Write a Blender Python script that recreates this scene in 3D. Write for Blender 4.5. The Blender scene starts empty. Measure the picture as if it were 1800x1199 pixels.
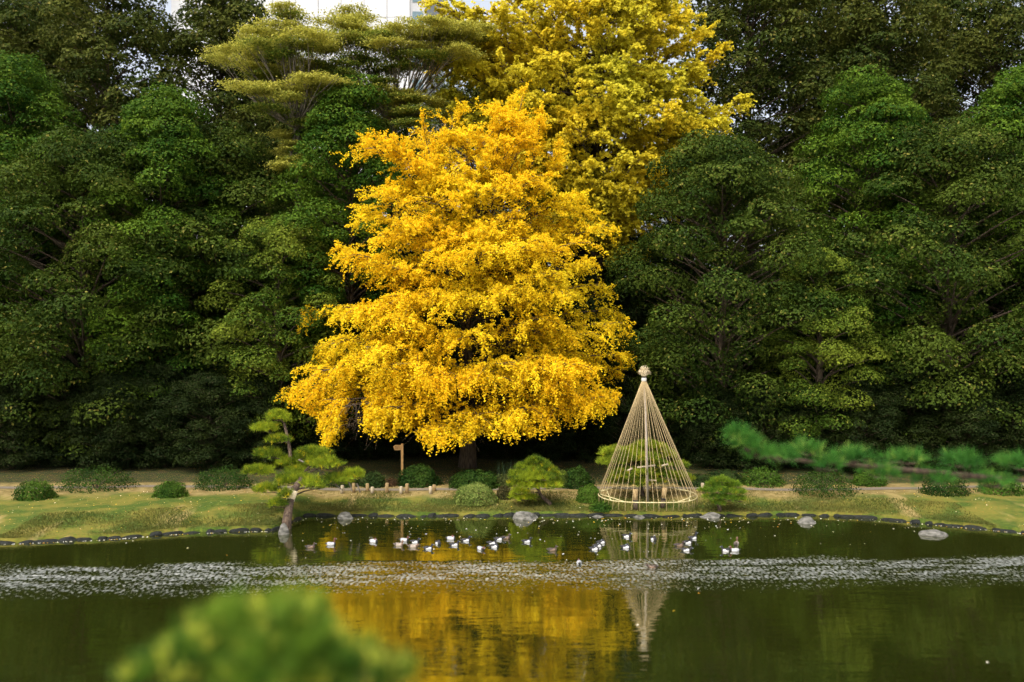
import bpy, math, random
import numpy as np
from mathutils import Vector, Matrix

R = math.radians
rng = np.random.default_rng(11)
random.seed(11)
scene = bpy.context.scene
col = scene.collection

# ------------------------------------------------------------------ camera, sky, sun, exposure
H = 7.8                                  # eye height above the pond (the viewing mound)
FPX = 1600.0
cam_d = bpy.data.cameras.new('camera'); cam = bpy.data.objects.new('camera', cam_d)
col.objects.link(cam); scene.camera = cam
cam.location = (0, 0, H); cam.rotation_euler = (R(90), 0, 0)
cam_d.sensor_width = 36; cam_d.lens = 36 * FPX / 1800
cam_d.clip_start = 0.1; cam_d.clip_end = 3000
cam_d.dof.use_dof = True; cam_d.dof.focus_distance = 45; cam_d.dof.aperture_fstop = 0.30

SUN_EL, SUN_AZ = 58, 212                 # degrees; azimuth clockwise from +Y (camera looks along +Y)
world = bpy.data.worlds.new('World'); scene.world = world; world.use_nodes = True
wn = world.node_tree.nodes; wl = world.node_tree.links
bg = wn['Background']
sky = wn.new('ShaderNodeTexSky'); sky.sky_type = 'NISHITA'; sky.sun_disc = False
sky.sun_elevation = R(SUN_EL); sky.sun_rotation = R(SUN_AZ)
sky.air_density = 1.0; sky.dust_density = 6.0; sky.ozone_density = 1.0; sky.altitude = 0
hs = wn.new('ShaderNodeHueSaturation'); hs.inputs['Saturation'].default_value = .38    # thin overcast: pale sky
wl.new(sky.outputs[0], hs.inputs['Color']); wl.new(hs.outputs[0], bg.inputs[0]); bg.inputs[1].default_value = 0.15
sun_d = bpy.data.lights.new('sun', 'SUN'); sun = bpy.data.objects.new('sun', sun_d); col.objects.link(sun)
sun_d.energy = 1.05; sun_d.angle = R(30); sun_d.color = (1.0, 0.93, 0.82)
_d = Vector((math.sin(R(SUN_AZ)) * math.cos(R(SUN_EL)), math.cos(R(SUN_AZ)) * math.cos(R(SUN_EL)), math.sin(R(SUN_EL))))
sun.rotation_euler = _d.to_track_quat('Z', 'Y').to_euler()
scene.view_settings.view_transform = 'Standard'; scene.view_settings.look = 'None'
scene.view_settings.exposure = 1.12; scene.view_settings.gamma = 1
scene.view_settings.use_curve_mapping = False
scene.cycles.max_bounces = 3; scene.cycles.diffuse_bounces = 2; scene.cycles.transmission_bounces = 2
scene.cycles.glossy_bounces = 2; scene.cycles.use_adaptive_sampling = True; scene.cycles.adaptive_threshold = .03

def at(px, py, Y):
    """point of the place at distance Y that shows at photo pixel px, py (survey of the photograph)"""
    return Vector(((px - 900) / FPX * Y, Y, H - (py - 599.5) / FPX * Y))

# ------------------------------------------------------------------ helpers
def tag(o, label=None, cat=None, group=None, kind=None):
    if label: o['label'] = label
    if cat: o['category'] = cat
    if group: o['group'] = group
    if kind: o['kind'] = kind
    return o

def thing(name, label, cat, loc=(0, 0, 0), group=None, rz=0):
    o = bpy.data.objects.new(name, None); col.objects.link(o)
    o.location = loc; o.rotation_euler[2] = rz; o.empty_display_size = .2
    return tag(o, label, cat, group)

def link(name, me, mat=None, parent=None, loc=None):
    o = bpy.data.objects.new(name, me); col.objects.link(o)
    if mat is not None and len(me.materials) == 0: me.materials.append(mat)
    if parent is not None: o.parent = parent
    if loc is not None: o.location = loc
    return o

def copy_tree(o, parent=None):
    c = o.copy(); col.objects.link(c); c.parent = parent
    for ch in list(o.children): copy_tree(ch, c)
    return c

def raw_mesh(name, V, F, smooth=True):
    me = bpy.data.meshes.new(name)
    me.from_pydata([tuple(v) for v in V], [], F)
    if smooth: me.polygons.foreach_set('use_smooth', [True] * len(me.polygons))
    me.update(); return me

def unit(a):
    return a / np.maximum(np.linalg.norm(a, axis=-1, keepdims=True), 1e-9)

def leaf_mesh(name, pos, nrm, size, colr, w=.8, tdir=None):
    """many small kite-shaped leaves, 2 triangles each"""
    pos = np.asarray(pos, np.float64); n = len(pos)
    nrm = unit(np.asarray(nrm, np.float64))
    t = rng.normal(size=(n, 3)) if tdir is None else np.asarray(tdir, np.float64)
    t = unit(t - nrm * (t * nrm).sum(1, keepdims=True)); b = np.cross(nrm, t)
    s = np.asarray(size, np.float64)[:, None]
    fold = nrm * s * .14
    V = np.empty((n, 4, 3))
    V[:, 0] = pos - t * s * .5
    V[:, 1] = pos + b * s * .5 * w + t * s * .12 + fold
    V[:, 2] = pos + t * s * .5
    V[:, 3] = pos - b * s * .5 * w + t * s * .12 + fold
    me = bpy.data.meshes.new(name)
    me.vertices.add(4 * n); me.vertices.foreach_set('co', V.astype(np.float32).ravel())
    idx = np.arange(4 * n, dtype=np.int32).reshape(n, 4)
    tri = np.concatenate([idx[:, [0, 1, 2]], idx[:, [0, 2, 3]]], 1).ravel()
    me.loops.add(6 * n); me.loops.foreach_set('vertex_index', tri)
    me.polygons.add(2 * n)
    me.polygons.foreach_set('loop_start', np.arange(0, 6 * n, 3, dtype=np.int32))
    me.polygons.foreach_set('loop_total', np.full(2 * n, 3, dtype=np.int32))
    ca = me.attributes.new('Col', 'FLOAT_COLOR', 'POINT')
    c4 = np.ones((n, 4, 4), np.float32); c4[:, :, :3] = np.asarray(colr)[:, None, :]
    ca.data.foreach_set('color', c4.ravel())
    me.update(); me.validate(); return me

class Tubes:
    def __init__(s): s.V = []; s.F = []
    def tube(s, pts, rad, sides=6, cap=True, bump=0):
        P = [Vector(p) for p in pts]; n = len(P)
        if isinstance(rad, (int, float)): rad = [rad] * n
        b0 = len(s.V); ref = None
        for i in range(n):
            d = (P[min(i + 1, n - 1)] - P[max(i - 1, 0)]).normalized()
            if ref is None:
                ref = Vector((1, 0, 0)) if abs(d.x) < .8 else Vector((0, 1, 0))
            u = (ref - d * ref.dot(d)).normalized(); ref = u; v = d.cross(u)
            for k in range(sides):
                a = 2 * math.pi * k / sides
                rr = rad[i] * (1 + bump * random.uniform(-1, 1))
                s.V.append(P[i] + (u * math.cos(a) + v * math.sin(a)) * rr)
        for i in range(n - 1):
            for k in range(sides):
                a = b0 + i * sides + k; b = b0 + i * sides + (k + 1) % sides
                s.F.append((a, b, b + sides, a + sides))
        if cap:
            s.F.append(tuple(range(b0 + sides - 1, b0 - 1, -1)))
            s.F.append(tuple(range(b0 + (n - 1) * sides, b0 + n * sides)))
    def build(s, name, mat, parent=None, origin=None):
        V = s.V if origin is None else [v - Vector(origin) for v in s.V]
        return link(name, raw_mesh(name, V, s.F), mat, parent)

def bez(a, b, c, n=8):
    a, b, c = Vector(a), Vector(b), Vector(c)
    return [a * (1 - t) ** 2 + b * 2 * t * (1 - t) + c * t * t for t in [i / n for i in range(n + 1)]]

def noise3(p, f, seed=0):
    """cheap smooth pseudo noise, -1..1"""
    p = np.asarray(p) * f + seed * 7.31
    x, y, z = p[..., 0], p[..., 1], p[..., 2]
    return (np.sin(x * 1.7 + 1.3 * np.sin(y * 1.1 + seed)) + np.sin(y * 1.9 + 1.7 * np.sin(z * 1.3))
            + np.sin(z * 1.5 + 1.1 * np.sin(x * 1.6 + 2.))) / 3

# ------------------------------------------------------------------ materials
def newmat(name):
    m = bpy.data.materials.new(name); m.use_nodes = True
    nt = m.node_tree; return m, nt, nt.nodes, nt.links, nt.nodes['Principled BSDF']

def leaf_mat(name, rough=.55, trans=.35, spec=.3):
    m, nt, N, L, p = newmat(name)
    a = N.new('ShaderNodeAttribute'); a.attribute_name = 'Col'
    L.new(a.outputs['Color'], p.inputs['Base Color']); p.inputs['Roughness'].default_value = rough
    p.inputs['Specular IOR Level'].default_value = spec
    t = N.new('ShaderNodeBsdfTranslucent'); L.new(a.outputs['Color'], t.inputs['Color'])
    mx = N.new('ShaderNodeMixShader'); mx.inputs[0].default_value = trans
    L.new(p.outputs[0], mx.inputs[1]); L.new(t.outputs[0], mx.inputs[2])
    L.new(mx.outputs[0], N['Material Output'].inputs[0]); return m

def noise_mat(name, c1, c2, scale=8, rough=.8, bump=.3, stretch=(1, 1, 1), detail=6, spec=.3, c3=None):
    m, nt, N, L, p = newmat(name)
    tc = N.new('ShaderNodeTexCoord'); mp = N.new('ShaderNodeMapping'); mp.inputs['Scale'].default_value = stretch
    L.new(tc.outputs['Object'], mp.inputs[0])
    nz = N.new('ShaderNodeTexNoise'); nz.inputs['Scale'].default_value = scale; nz.inputs['Detail'].default_value = detail
    L.new(mp.outputs[0], nz.inputs['Vector'])
    cr = N.new('ShaderNodeValToRGB'); cr.color_ramp.elements[0].position = .35; cr.color_ramp.elements[1].position = .65
    cr.color_ramp.elements[0].color = (*c1, 1); cr.color_ramp.elements[1].color = (*c2, 1)
    if c3:
        e = cr.color_ramp.elements.new(.8); e.color = (*c3, 1)
    L.new(nz.outputs['Fac'], cr.inputs[0]); L.new(cr.outputs[0], p.inputs['Base Color'])
    p.inputs['Roughness'].default_value = rough; p.inputs['Specular IOR Level'].default_value = spec
    b = N.new('ShaderNodeBump'); b.inputs['Strength'].default_value = bump; b.inputs['Distance'].default_value = .05
    L.new(nz.outputs['Fac'], b.inputs['Height']); L.new(b.outputs[0], p.inputs['Normal']); return m

M = {}
M['ginkgo'] = leaf_mat('ginkgo_leaf', .7, .46, .1)
M['leaf'] = leaf_mat('evergreen_leaf', .65, .28, .07)
M['soft'] = leaf_mat('soft_leaf', .6, .35, .2)
M['needle'] = leaf_mat('pine_needle', .6, .3, .15)
M['litter'] = leaf_mat('fallen_leaf', .6, .1, .3)
M['bark'] = noise_mat('bark', (.035, .024, .014), (.11, .08, .05), 5, .9, .8, (3, 3, .5))
M['pinebark'] = noise_mat('pine_bark', (.035, .022, .014), (.11, .075, .05), 14, .9, .8, (1, 1, .6))
M['greybark'] = noise_mat('grey_bark', (.10, .085, .065), (.25, .21, .16), 9, .85, .5, (1, 1, .5))
M['stake'] = noise_mat('stake_wood', (.20, .13, .055), (.34, .24, .11), 12, .8, .3, (2, 2, .5))
M['palestake'] = noise_mat('pale_stake_wood', (.30, .24, .15), (.46, .38, .26), 12, .8, .3, (2, 2, .5))
M['signwood'] = noise_mat('sign_wood', (.28, .15, .05), (.42, .25, .09), 10, .7, .2, (2, 2, .5))
M['ink'] = noise_mat('dark_lettering', (.03, .02, .01), (.05, .03, .02), 10, .8, 0)
M['rope'] = noise_mat('straw_rope', (.30, .22, .10), (.50, .38, .20), 30, .9, .3)
M['straw'] = noise_mat('pale_straw', (.55, .43, .25), (.80, .68, .46), 20, .9, .3)
M['bamboo'] = noise_mat('bamboo', (.42, .36, .17), (.60, .52, .28), 6, .5, .1)
M['greypole'] = noise_mat('grey_pole', (.24, .19, .14), (.38, .32, .25), 8, .8, .3, (3, 3, .4))
M['white'] = noise_mat('white_band', (.6, .58, .52), (.75, .72, .65), 20, .7, .1)
M['tie'] = noise_mat('dark_twine', (.02, .018, .015), (.05, .04, .03), 20, .9, .1)
M['rock'] = noise_mat('rock', (.045, .045, .035), (.17, .16, .14), 4.5, .9, 1.0, (1, 1, 2.2), c3=(.27, .26, .24))
M['edgestone'] = noise_mat('edging_stone', (.004, .005, .004), (.016, .018, .014), 5, .7, .6, spec=.2)
M['panel'] = noise_mat('white_panel', (.64, .64, .63), (.70, .70, .69), .3, .5, .02)
M['joint'] = noise_mat('panel_joint', (.46, .46, .46), (.52, .52, .52), 1, .8, .02)
M['annex'] = noise_mat('pale_render', (.55, .53, .50), (.68, .66, .62), .6, .8, .05)

def glass():
    m, nt, N, L, p = newmat('window_glass')
    p.inputs['Base Color'].default_value = (.10, .17, .19, 1); p.inputs['Roughness'].default_value = .08
    p.inputs['Specular IOR Level'].default_value = .9; return m
M['glass'] = glass()

# ---- terrain shape
def sstep(t):
    t = np.clip(t, 0, 1); return t * t * (3 - 2 * t)
def edge_y(x):
    x = np.asarray(x, float)
    e = 40.65 + .10 * np.sin(x * .55 + .6) + .06 * np.sin(x * 1.7)
    e = e - 3.3 * sstep((-9.15 - x) / .75) - 2.2 * sstep((-11 - x) / 9)
    e = e - 5.5 * sstep((x - 13) / 13)
    return e
def ground_z(x, y):
    x = np.asarray(x, float); y = np.asarray(y, float)
    s = y - edge_y(x)
    land = .17 + .30 * sstep(s / 4.2) + .014 * np.clip(s - 3, 0, 40) + .02 * np.sin(x * 1.3) * np.sin(y * .9 + x * .4)
    far = np.where(s > 0, land, -.9 + (land + .9) * sstep((s + .12) / .12))
    near = 6.1 - 6.9 * np.clip((y - 1) / 17, -.02, 1.02)
    near = np.where(np.abs(x) > 14, near - .12 * (np.abs(x) - 14), near)
    return np.where(y < 22, np.maximum(near, -.9), far)

def ground_mat():
    m, nt, N, L, p = newmat('ground_cover')
    g = N.new('ShaderNodeNewGeometry'); sp = N.new('ShaderNodeSeparateXYZ'); L.new(g.outputs['Position'], sp.inputs[0])
    def noise(sc, det=5, stretch=None):
        n = N.new('ShaderNodeTexNoise'); n.inputs['Scale'].default_value = sc; n.inputs['Detail'].default_value = det
        if stretch:
            mp = N.new('ShaderNodeMapping'); mp.inputs['Scale'].default_value = stretch
            L.new(g.outputs['Position'], mp.inputs[0]); L.new(mp.outputs[0], n.inputs['Vector'])
        else: L.new(g.outputs['Position'], n.inputs['Vector'])
        return n.outputs['Fac']
    def ramp(src, a, b):
        r = N.new('ShaderNodeMapRange'); r.inputs[1].default_value = a; r.inputs[2].default_value = b
        r.interpolation_type = 'SMOOTHSTEP'; L.new(src, r.inputs[0]); return r.outputs[0]
    def math_(op, a, b):
        n = N.new('ShaderNodeMath'); n.operation = op
        for i, v in enumerate((a, b)):
            if isinstance(v, (int, float)): n.inputs[i].default_value = v
            else: L.new(v, n.inputs[i])
        return n.outputs[0]
    def mix(f, a, b):
        n = N.new('ShaderNodeMix'); n.data_type = 'RGBA'
        L.new(f, n.inputs[0])
        for i, v in ((6, a), (7, b)):
            if isinstance(v, tuple): n.inputs[i].default_value = (*v, 1)
            else: L.new(v, n.inputs[i])
        return n.outputs[2]
    moss = mix(ramp(noise(.9, 6), .38, .62), (.045, .075, .010), (.145, .125, .022))
    moss = mix(ramp(noise(7, 3), .45, .75), moss, (.09, .115, .014))
    moss = mix(ramp(noise(.55, 4, (1.5, .4, 1)), .56, .68), moss, (.25, .19, .07))
    dry = mix(ramp(noise(3, 6), .35, .65), (.15, .11, .036), (.24, .18, .07))
    # dry turf begins two to three metres back from the water
    fy = math_('ADD', sp.outputs[1], math_('MULTIPLY', math_('SUBTRACT', noise(.35, 4), .5), 4.0))
    turf = mix(ramp(fy, 42.6, 43.7), moss, dry)
    under = mix(ramp(noise(2.2, 6), .42, .66), (.020, .032, .008), (.045, .036, .015))  # mossy soil, its colour darkened for the shade under the trees
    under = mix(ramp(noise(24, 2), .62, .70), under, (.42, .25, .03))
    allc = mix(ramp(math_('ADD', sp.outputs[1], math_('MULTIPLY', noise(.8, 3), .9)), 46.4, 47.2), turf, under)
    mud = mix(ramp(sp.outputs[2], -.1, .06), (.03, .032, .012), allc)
    L.new(mud, p.inputs['Base Color']); p.inputs['Roughness'].default_value = .95
    p.inputs['Specular IOR Level'].default_value = .15
    b = N.new('ShaderNodeBump'); b.inputs['Strength'].default_value = .6; b.inputs['Distance'].default_value = .06
    L.new(noise(22, 5), b.inputs['Height']); L.new(b.outputs[0], p.inputs['Normal']); return m
M['ground'] = ground_mat()
M['gravel'] = noise_mat('gravel_path', (.10, .085, .06), (.19, .155, .11), 40, .95, .4)

def grid_axis(segs):
    out = []
    for a, b, st in segs: out += list(np.arange(a, b, st))
    out.append(segs[-1][1]); return np.array(out)
gx = grid_axis([(-260, -60, 20), (-60, -26, 2), (-26, 26, .25), (26, 60, 2), (60, 260, 20)])
gy = grid_axis([(-120, 0, 20), (0, 22, 1), (22, 33, 1), (33, 52, .2), (52, 80, 1.5), (80, 420, 20)])
XX, YY = np.meshgrid(gx, gy)
ZZ = ground_z(XX, YY)
nx, ny = len(gx), len(gy)
Fg = [(j * nx + i, j * nx + i + 1, (j + 1) * nx + i + 1, (j + 1) * nx + i) for j in range(ny - 1) for i in range(nx - 1)]
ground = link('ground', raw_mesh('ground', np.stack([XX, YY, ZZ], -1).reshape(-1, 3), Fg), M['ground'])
tag(ground, 'mossy lawn bank running down to the pond', kind='structure')

px_ = np.arange(-26, 26.01, .25); V = []; F = []
for i, x in enumerate(px_):
    yc = 45.0 + .25 * math.sin(x * .3)
    for k, dy in enumerate((-.3, -.15, 0, .15, .3)):
        V.append((x, yc + dy, float(ground_z(x, yc + dy)) + .022))
for i in range(len(px_) - 1):
    for k in range(4):
        a = i * 5 + k; F.append((a, a + 5, a + 6, a + 1))
tag(link('path', raw_mesh('path', V, F), M['gravel']), 'grey gravel path behind the lawn', kind='structure')

# ---- water
def water_mat():
    m, nt, N, L, p = newmat('pond_water')
    N.remove(p)
    g = N.new('ShaderNodeNewGeometry'); sp = N.new('ShaderNodeSeparateXYZ'); L.new(g.outputs['Position'], sp.inputs[0])
    def noise(sc, det, stretch):
        mp = N.new('ShaderNodeMapping'); mp.inputs['Scale'].default_value = stretch
        L.new(g.outputs['Position'], mp.inputs[0])
        n = N.new('ShaderNodeTexNoise'); n.inputs['Scale'].default_value = sc; n.inputs['Detail'].default_value = det
        L.new(mp.outputs[0], n.inputs['Vector']); return n.outputs['Fac']
    def mth(op, a, b=0.):
        n = N.new('ShaderNodeMath'); n.operation = op
        for i, v in enumerate((a, b)):
            if isinstance(v, (int, float)): n.inputs[i].default_value = v
            else: L.new(v, n.inputs[i])
        return n.outputs[0]
    def ramp(src, a, b, lo=0, hi=1):
        r = N.new('ShaderNodeMapRange'); r.inputs[1].default_value = a; r.inputs[2].default_value = b
        r.inputs[3].default_value = lo; r.inputs[4].default_value = hi
        r.interpolation_type = 'SMOOTHSTEP'; L.new(src, r.inputs[0]); return r.outputs[0]
    # a gust ruffles a belt of the pond 28 to 32 m out; elsewhere it lies nearly still
    wob = mth('MULTIPLY', mth('SUBTRACT', noise(.25, 4, (1, 1.6, 1)), .5), 2.2)
    y = mth('ADD', sp.outputs[1], wob)
    y = mth('SUBTRACT', y, mth('MULTIPLY', sp.outputs[0], .04))
    gust = mth('MULTIPLY', ramp(y, 27.5, 30.4), ramp(y, 32.6, 31.8))
    patch = ramp(noise(.7, 4, (.6, 2.5, 1)), .34, .60, .35, 1)
    gust = mth('MULTIPLY', gust, patch)
    calm = mth('ADD', mth('MULTIPLY', noise(1.1, 2, (.5, 2.0, 1)), .007), mth('MULTIPLY', noise(5.0, 2, (.5, 1.6, 1)), .0020))
    belt = ramp(y, 33.0, 34.2); belt2 = ramp(y, 38.4, 37.4)
    mid = mth('MULTIPLY', mth('MULTIPLY', noise(3.0, 3, (.5, 1.6, 1)), .0035), mth('MULTIPLY', belt, belt2))
    ruff = mth('MULTIPLY', mth('MULTIPLY', noise(5.0, 1, (1, .9, 1)), .05), gust)
    hgt = mth('ADD', mth('ADD', calm, mid), ruff)
    # ripple tufts too fine to draw singly are rough spots in the belt
    spots = mth('ADD', noise(13.0, 3, (.8, .38, 1)), mth('MULTIPLY', mth('SUBTRACT', gust, 1.), .22))
    spots = mth('MULTIPLY', ramp(spots, .26, .70), ramp(gust, 0, .15))
    b = N.new('ShaderNodeBump'); b.inputs['Strength'].default_value = 1; b.inputs['Distance'].default_value = 1
    L.new(hgt, b.inputs['Height'])
    gl = N.new('ShaderNodeBsdfGlossy'); gl.inputs['Roughness'].default_value = .02
    L.new(mth('ADD', mth('MULTIPLY', spots, .66), .02), gl.inputs['Roughness'])
    gl.inputs['Color'].default_value = (.95, .95, .92, 1); L.new(b.outputs[0], gl.inputs['Normal'])
    df = N.new('ShaderNodeBsdfDiffuse'); df.inputs['Color'].default_value = (.018, .022, .003, 1)
    lw = N.new('ShaderNodeFresnel'); lw.inputs['IOR'].default_value = 10.0
    mx = N.new('ShaderNodeMixShader'); L.new(lw.outputs[0], mx.inputs[0])
    L.new(df.outputs[0], mx.inputs[1]); L.new(gl.outputs[0], mx.inputs[2])
    L.new(mx.outputs[0], N['Material Output'].inputs[0]); return m
M['water'] = water_mat()
water = link('water', raw_mesh('water', [(-250, 10, 0), (250, 10, 0), (250, 43, 0), (-250, 43, 0)], [(0, 1, 2, 3)]), M['water'])
tag(water, 'still green pond mirroring the yellow tree', kind='structure')

# ------------------------------------------------------------------ trees
def colmix(n, c1, c2, f, jit=.12):
    c = np.asarray(c1)[None] * (1 - f[:, None]) + np.asarray(c2)[None] * f[:, None]
    return np.clip(c * (1 + rng.normal(0, jit, (n, 1))), .002, .95)

def spray_leaves(path, out, n_t, tl, leaves, sig, droop, up):
    """twigs hang from the branch path; leaves cluster round every twig"""
    P = np.array([tuple(p) for p in path]); m = len(P)
    for _ in range(n_t):
        t = rng.uniform(.05, 1) ** .8 * (m - 1); i = min(int(t), m - 2); f = t - i
        s = P[i] * (1 - f) + P[i + 1] * f
        d = P[i + 1] - P[i]; d = d / (np.linalg.norm(d) + 1e-9)
        dirv = d * rng.uniform(.5, 1.1) + rng.normal(0, .40, 3); dirv[2] += up
        dirv /= np.linalg.norm(dirv)
        L = tl * rng.uniform(.5, 1.25)
        u = rng.uniform(0, 1, leaves)[:, None]
        pts = s + dirv * L * u + np.array([0, 0, -1.]) * droop * L * u ** 2
        pts = pts + rng.normal(0, sig, (leaves, 3)) * np.array([1, 1, .8])
        out.append(pts)

def ginkgo(name, label, base, trunk_r, height, leaders, env, tiers, n_limb, colr, greener, tw_leaves, sub_n, leafsize, seed, droop0=.7, nt=6, extra=(), low=None):
    global rng
    rng = np.random.default_rng(seed); random.seed(seed)
    base = Vector(base); T = thing(name, label, 'tree', base)
    tb = Tubes(); n = 12
    tb.tube([base + Vector((math.sin(i * .9) * .06, 0, -.2 + height * .97 * i / n)) for i in range(n + 1)],
            [trunk_r * (1.28 if i == 0 else 1) * (1 - .9 * (i / n)) + .03 for i in range(n + 1)], 12, bump=.05)
    tb.build('trunk', M['bark'], T, base)
    lb = Tubes(); clusters = []
    def rx(z, side): return np.interp(z, env[0], env[1] if side < 0 else env[2])
    limbs = []
    for (a, c, e) in leaders: limbs.append((Vector(a), Vector(c), Vector(e), 1))
    for e in extra:                                     # limb tips surveyed from the photograph
        e = Vector(e); zs = base.z + (e.z - base.z) * .78
        a = base + Vector((0, 0, zs - base.z)); mid = (a + e) / 2 + Vector((0, 0, .9))
        limbs.append((a, mid, e, 0))
    for k in range(n_limb):
        z = random.choice(tiers) + random.gauss(0, .38); z = min(max(z, env[0][0]), env[0][-1])
        th = random.uniform(0, 2 * math.pi)
        if random.random() < .3: th = random.uniform(1.1, 1.9) * math.pi     # towards the pond
        cx = base.x + (rx(z, 1) - rx(z, -1)) / 2; rxx = (rx(z, 1) + rx(z, -1)) / 2
        f = random.uniform(.55, 1.0)
        e = Vector((cx + math.cos(th) * rxx * f, base.y + math.sin(th) * rxx * .82 * f, z))
        zs = min(max(z - rxx * f * .30, base.z + 2.6), base.z + height * .93)
        a = Vector((base.x + (cx - base.x) * min(1, (zs - base.z) / height), base.y, zs))
        hfr = (z - base.z) / height
        mid = (a + e) / 2 + Vector((0, 0, rxx * f * (.34 - .12 * hfr)))
        limbs.append((a, mid, e, 0))
    for (a, mid, e, lead) in limbs:
        hfr = (e.z - base.z) / height
        path = bez(a, mid, e, 9); L = sum((path[i + 1] - path[i]).length for i in range(9))
        r0 = .022 + .011 * L
        lb.tube(path, [r0 * (1 - .85 * i / 9) for i in range(10)], 5)
        droop = droop0 * (1.1 - .65 * hfr); up = -.10 + .45 * hfr
        spray_leaves(path[2:], clusters, int(nt * 3), .9, tw_leaves, .065, droop, up)
        ns = int(sub_n * (.5 + L / 9))
        for k in range(ns):
            t = random.uniform(.22, 1) ** .75 * 9; i = min(int(t), 8)
            s = path[i].lerp(path[i + 1], t - i)
            d = (path[i + 1] - path[i]).normalized()
            side = d.cross(Vector((0, 0, 1))); side = side.normalized() if side.length > .1 else Vector((random.gauss(0, 1), random.gauss(0, 1), 0)).normalized()
            sl = random.uniform(.6, 1.3) * (1.0 + 1.7 * (1 - i / 9)) * min(1.25, .4 + L / 7)
            dr = d * random.uniform(.35, .9) + side * random.choice((-1, 1)) * random.uniform(.25, 1) + Vector((0, 0, random.uniform(-.15, .35)))
            dr.normalize()
            end = s + dr * sl + Vector((0, 0, -droop * sl * .65))
            sp = bez(s, s + dr * sl * .6 + Vector((0, 0, .06)), end, 4)
            lb.tube(sp, [r0 * .26, r0 * .18, .013, .009, .005], 3, cap=False)
            spray_leaves(sp, clusters, nt, .80, tw_leaves, .058, droop, up)
    lb.build('limbs', M['bark'], T, base)
    P = np.concatenate(clusters)
    if low is not None:                                   # ragged hem of the crown
        zl = np.interp(P[:, 0], low[0], low[1]) + rng.normal(0, .10, len(P)); P = P[P[:, 2] > zl]
    n = len(P)
    nr = rng.normal(0, .65, (n, 3)); nr[:, 2] += .7; nr[:, 1] -= .35
    f = np.clip(.5 + .75 * noise3(P, .55, 1) + rng.normal(0, .22, n), 0, 1)
    C = colmix(n, colr[0], colr[1], f, .10)
    if greener is not None:
        gz = np.clip(greener(P), 0, 1) * np.clip(.6 + .6 * noise3(P, .8, 5), 0, 1)
        C = C * (1 - gz[:, None]) + np.array(colr[2])[None] * gz[:, None]
    size = rng.uniform(.75, 1.2, n) * leafsize
    o = link('crown', leaf_mesh('crown', P - np.array(base), nr, size, C, .95), M['ginkgo'], T); o['kind'] = 'stuff'
    return T, n

# main ginkgo, 49 m out
D1 = 52.0
def env_px(rows, D, cx):
    z = [float(at(0, y, D).z) for y, l, r in rows]; s = D / FPX
    return (z[::-1], [(cx - l) * s for y, l, r in rows][::-1], [(r - cx) * s for y, l, r in rows][::-1])
cx1 = 822
env1 = env_px([(190, 790, 930), (235, 700, 965), (300, 690, 975), (350, 668, 1000), (400, 665, 1050), (450, 625, 1050), (510, 610, 1045),
               (560, 575, 1075), (610, 545, 1090), (660, 530, 1085), (700, 560, 1060), (720, 640, 1000)], D1, cx1)
b1 = at(cx1, 0, D1); b1.z = float(ground_z(b1.x, b1.y)) - .05
tiers1 = [at(0, y, D1).z for y in (228, 262, 338, 350, 382, 410, 430, 446, 475, 505, 540, 556, 600, 616, 645, 665, 685)]
mid1 = at(840, 480, D1)
leaders1 = [(at(825, 470, D1), at(890, 330, D1), at(918, 172, D1)), (at(815, 440, D1), at(780, 330, D1), at(795, 205, D1)),
            (at(815, 430, D1), at(770, 350, D1 - 1), at(742, 215, D1 - 1)), (at(830, 450, D1), at(930, 380, D1 - 1), at(950, 215, D1 - 1)),
            (at(830, 450, D1), at(870, 330, D1 - 1.5), at(880, 200, D1 - 1)), (at(830, 440, D1), at(960, 360, D1), at(980, 262, D1)),
            (at(825, 420, D1), at(850, 300, D1 + 1), at(905, 180, D1 + .5)), (at(825, 430, D1), at(900, 300, D1 - 2), at(912, 260, D1 - 2))]
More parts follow.
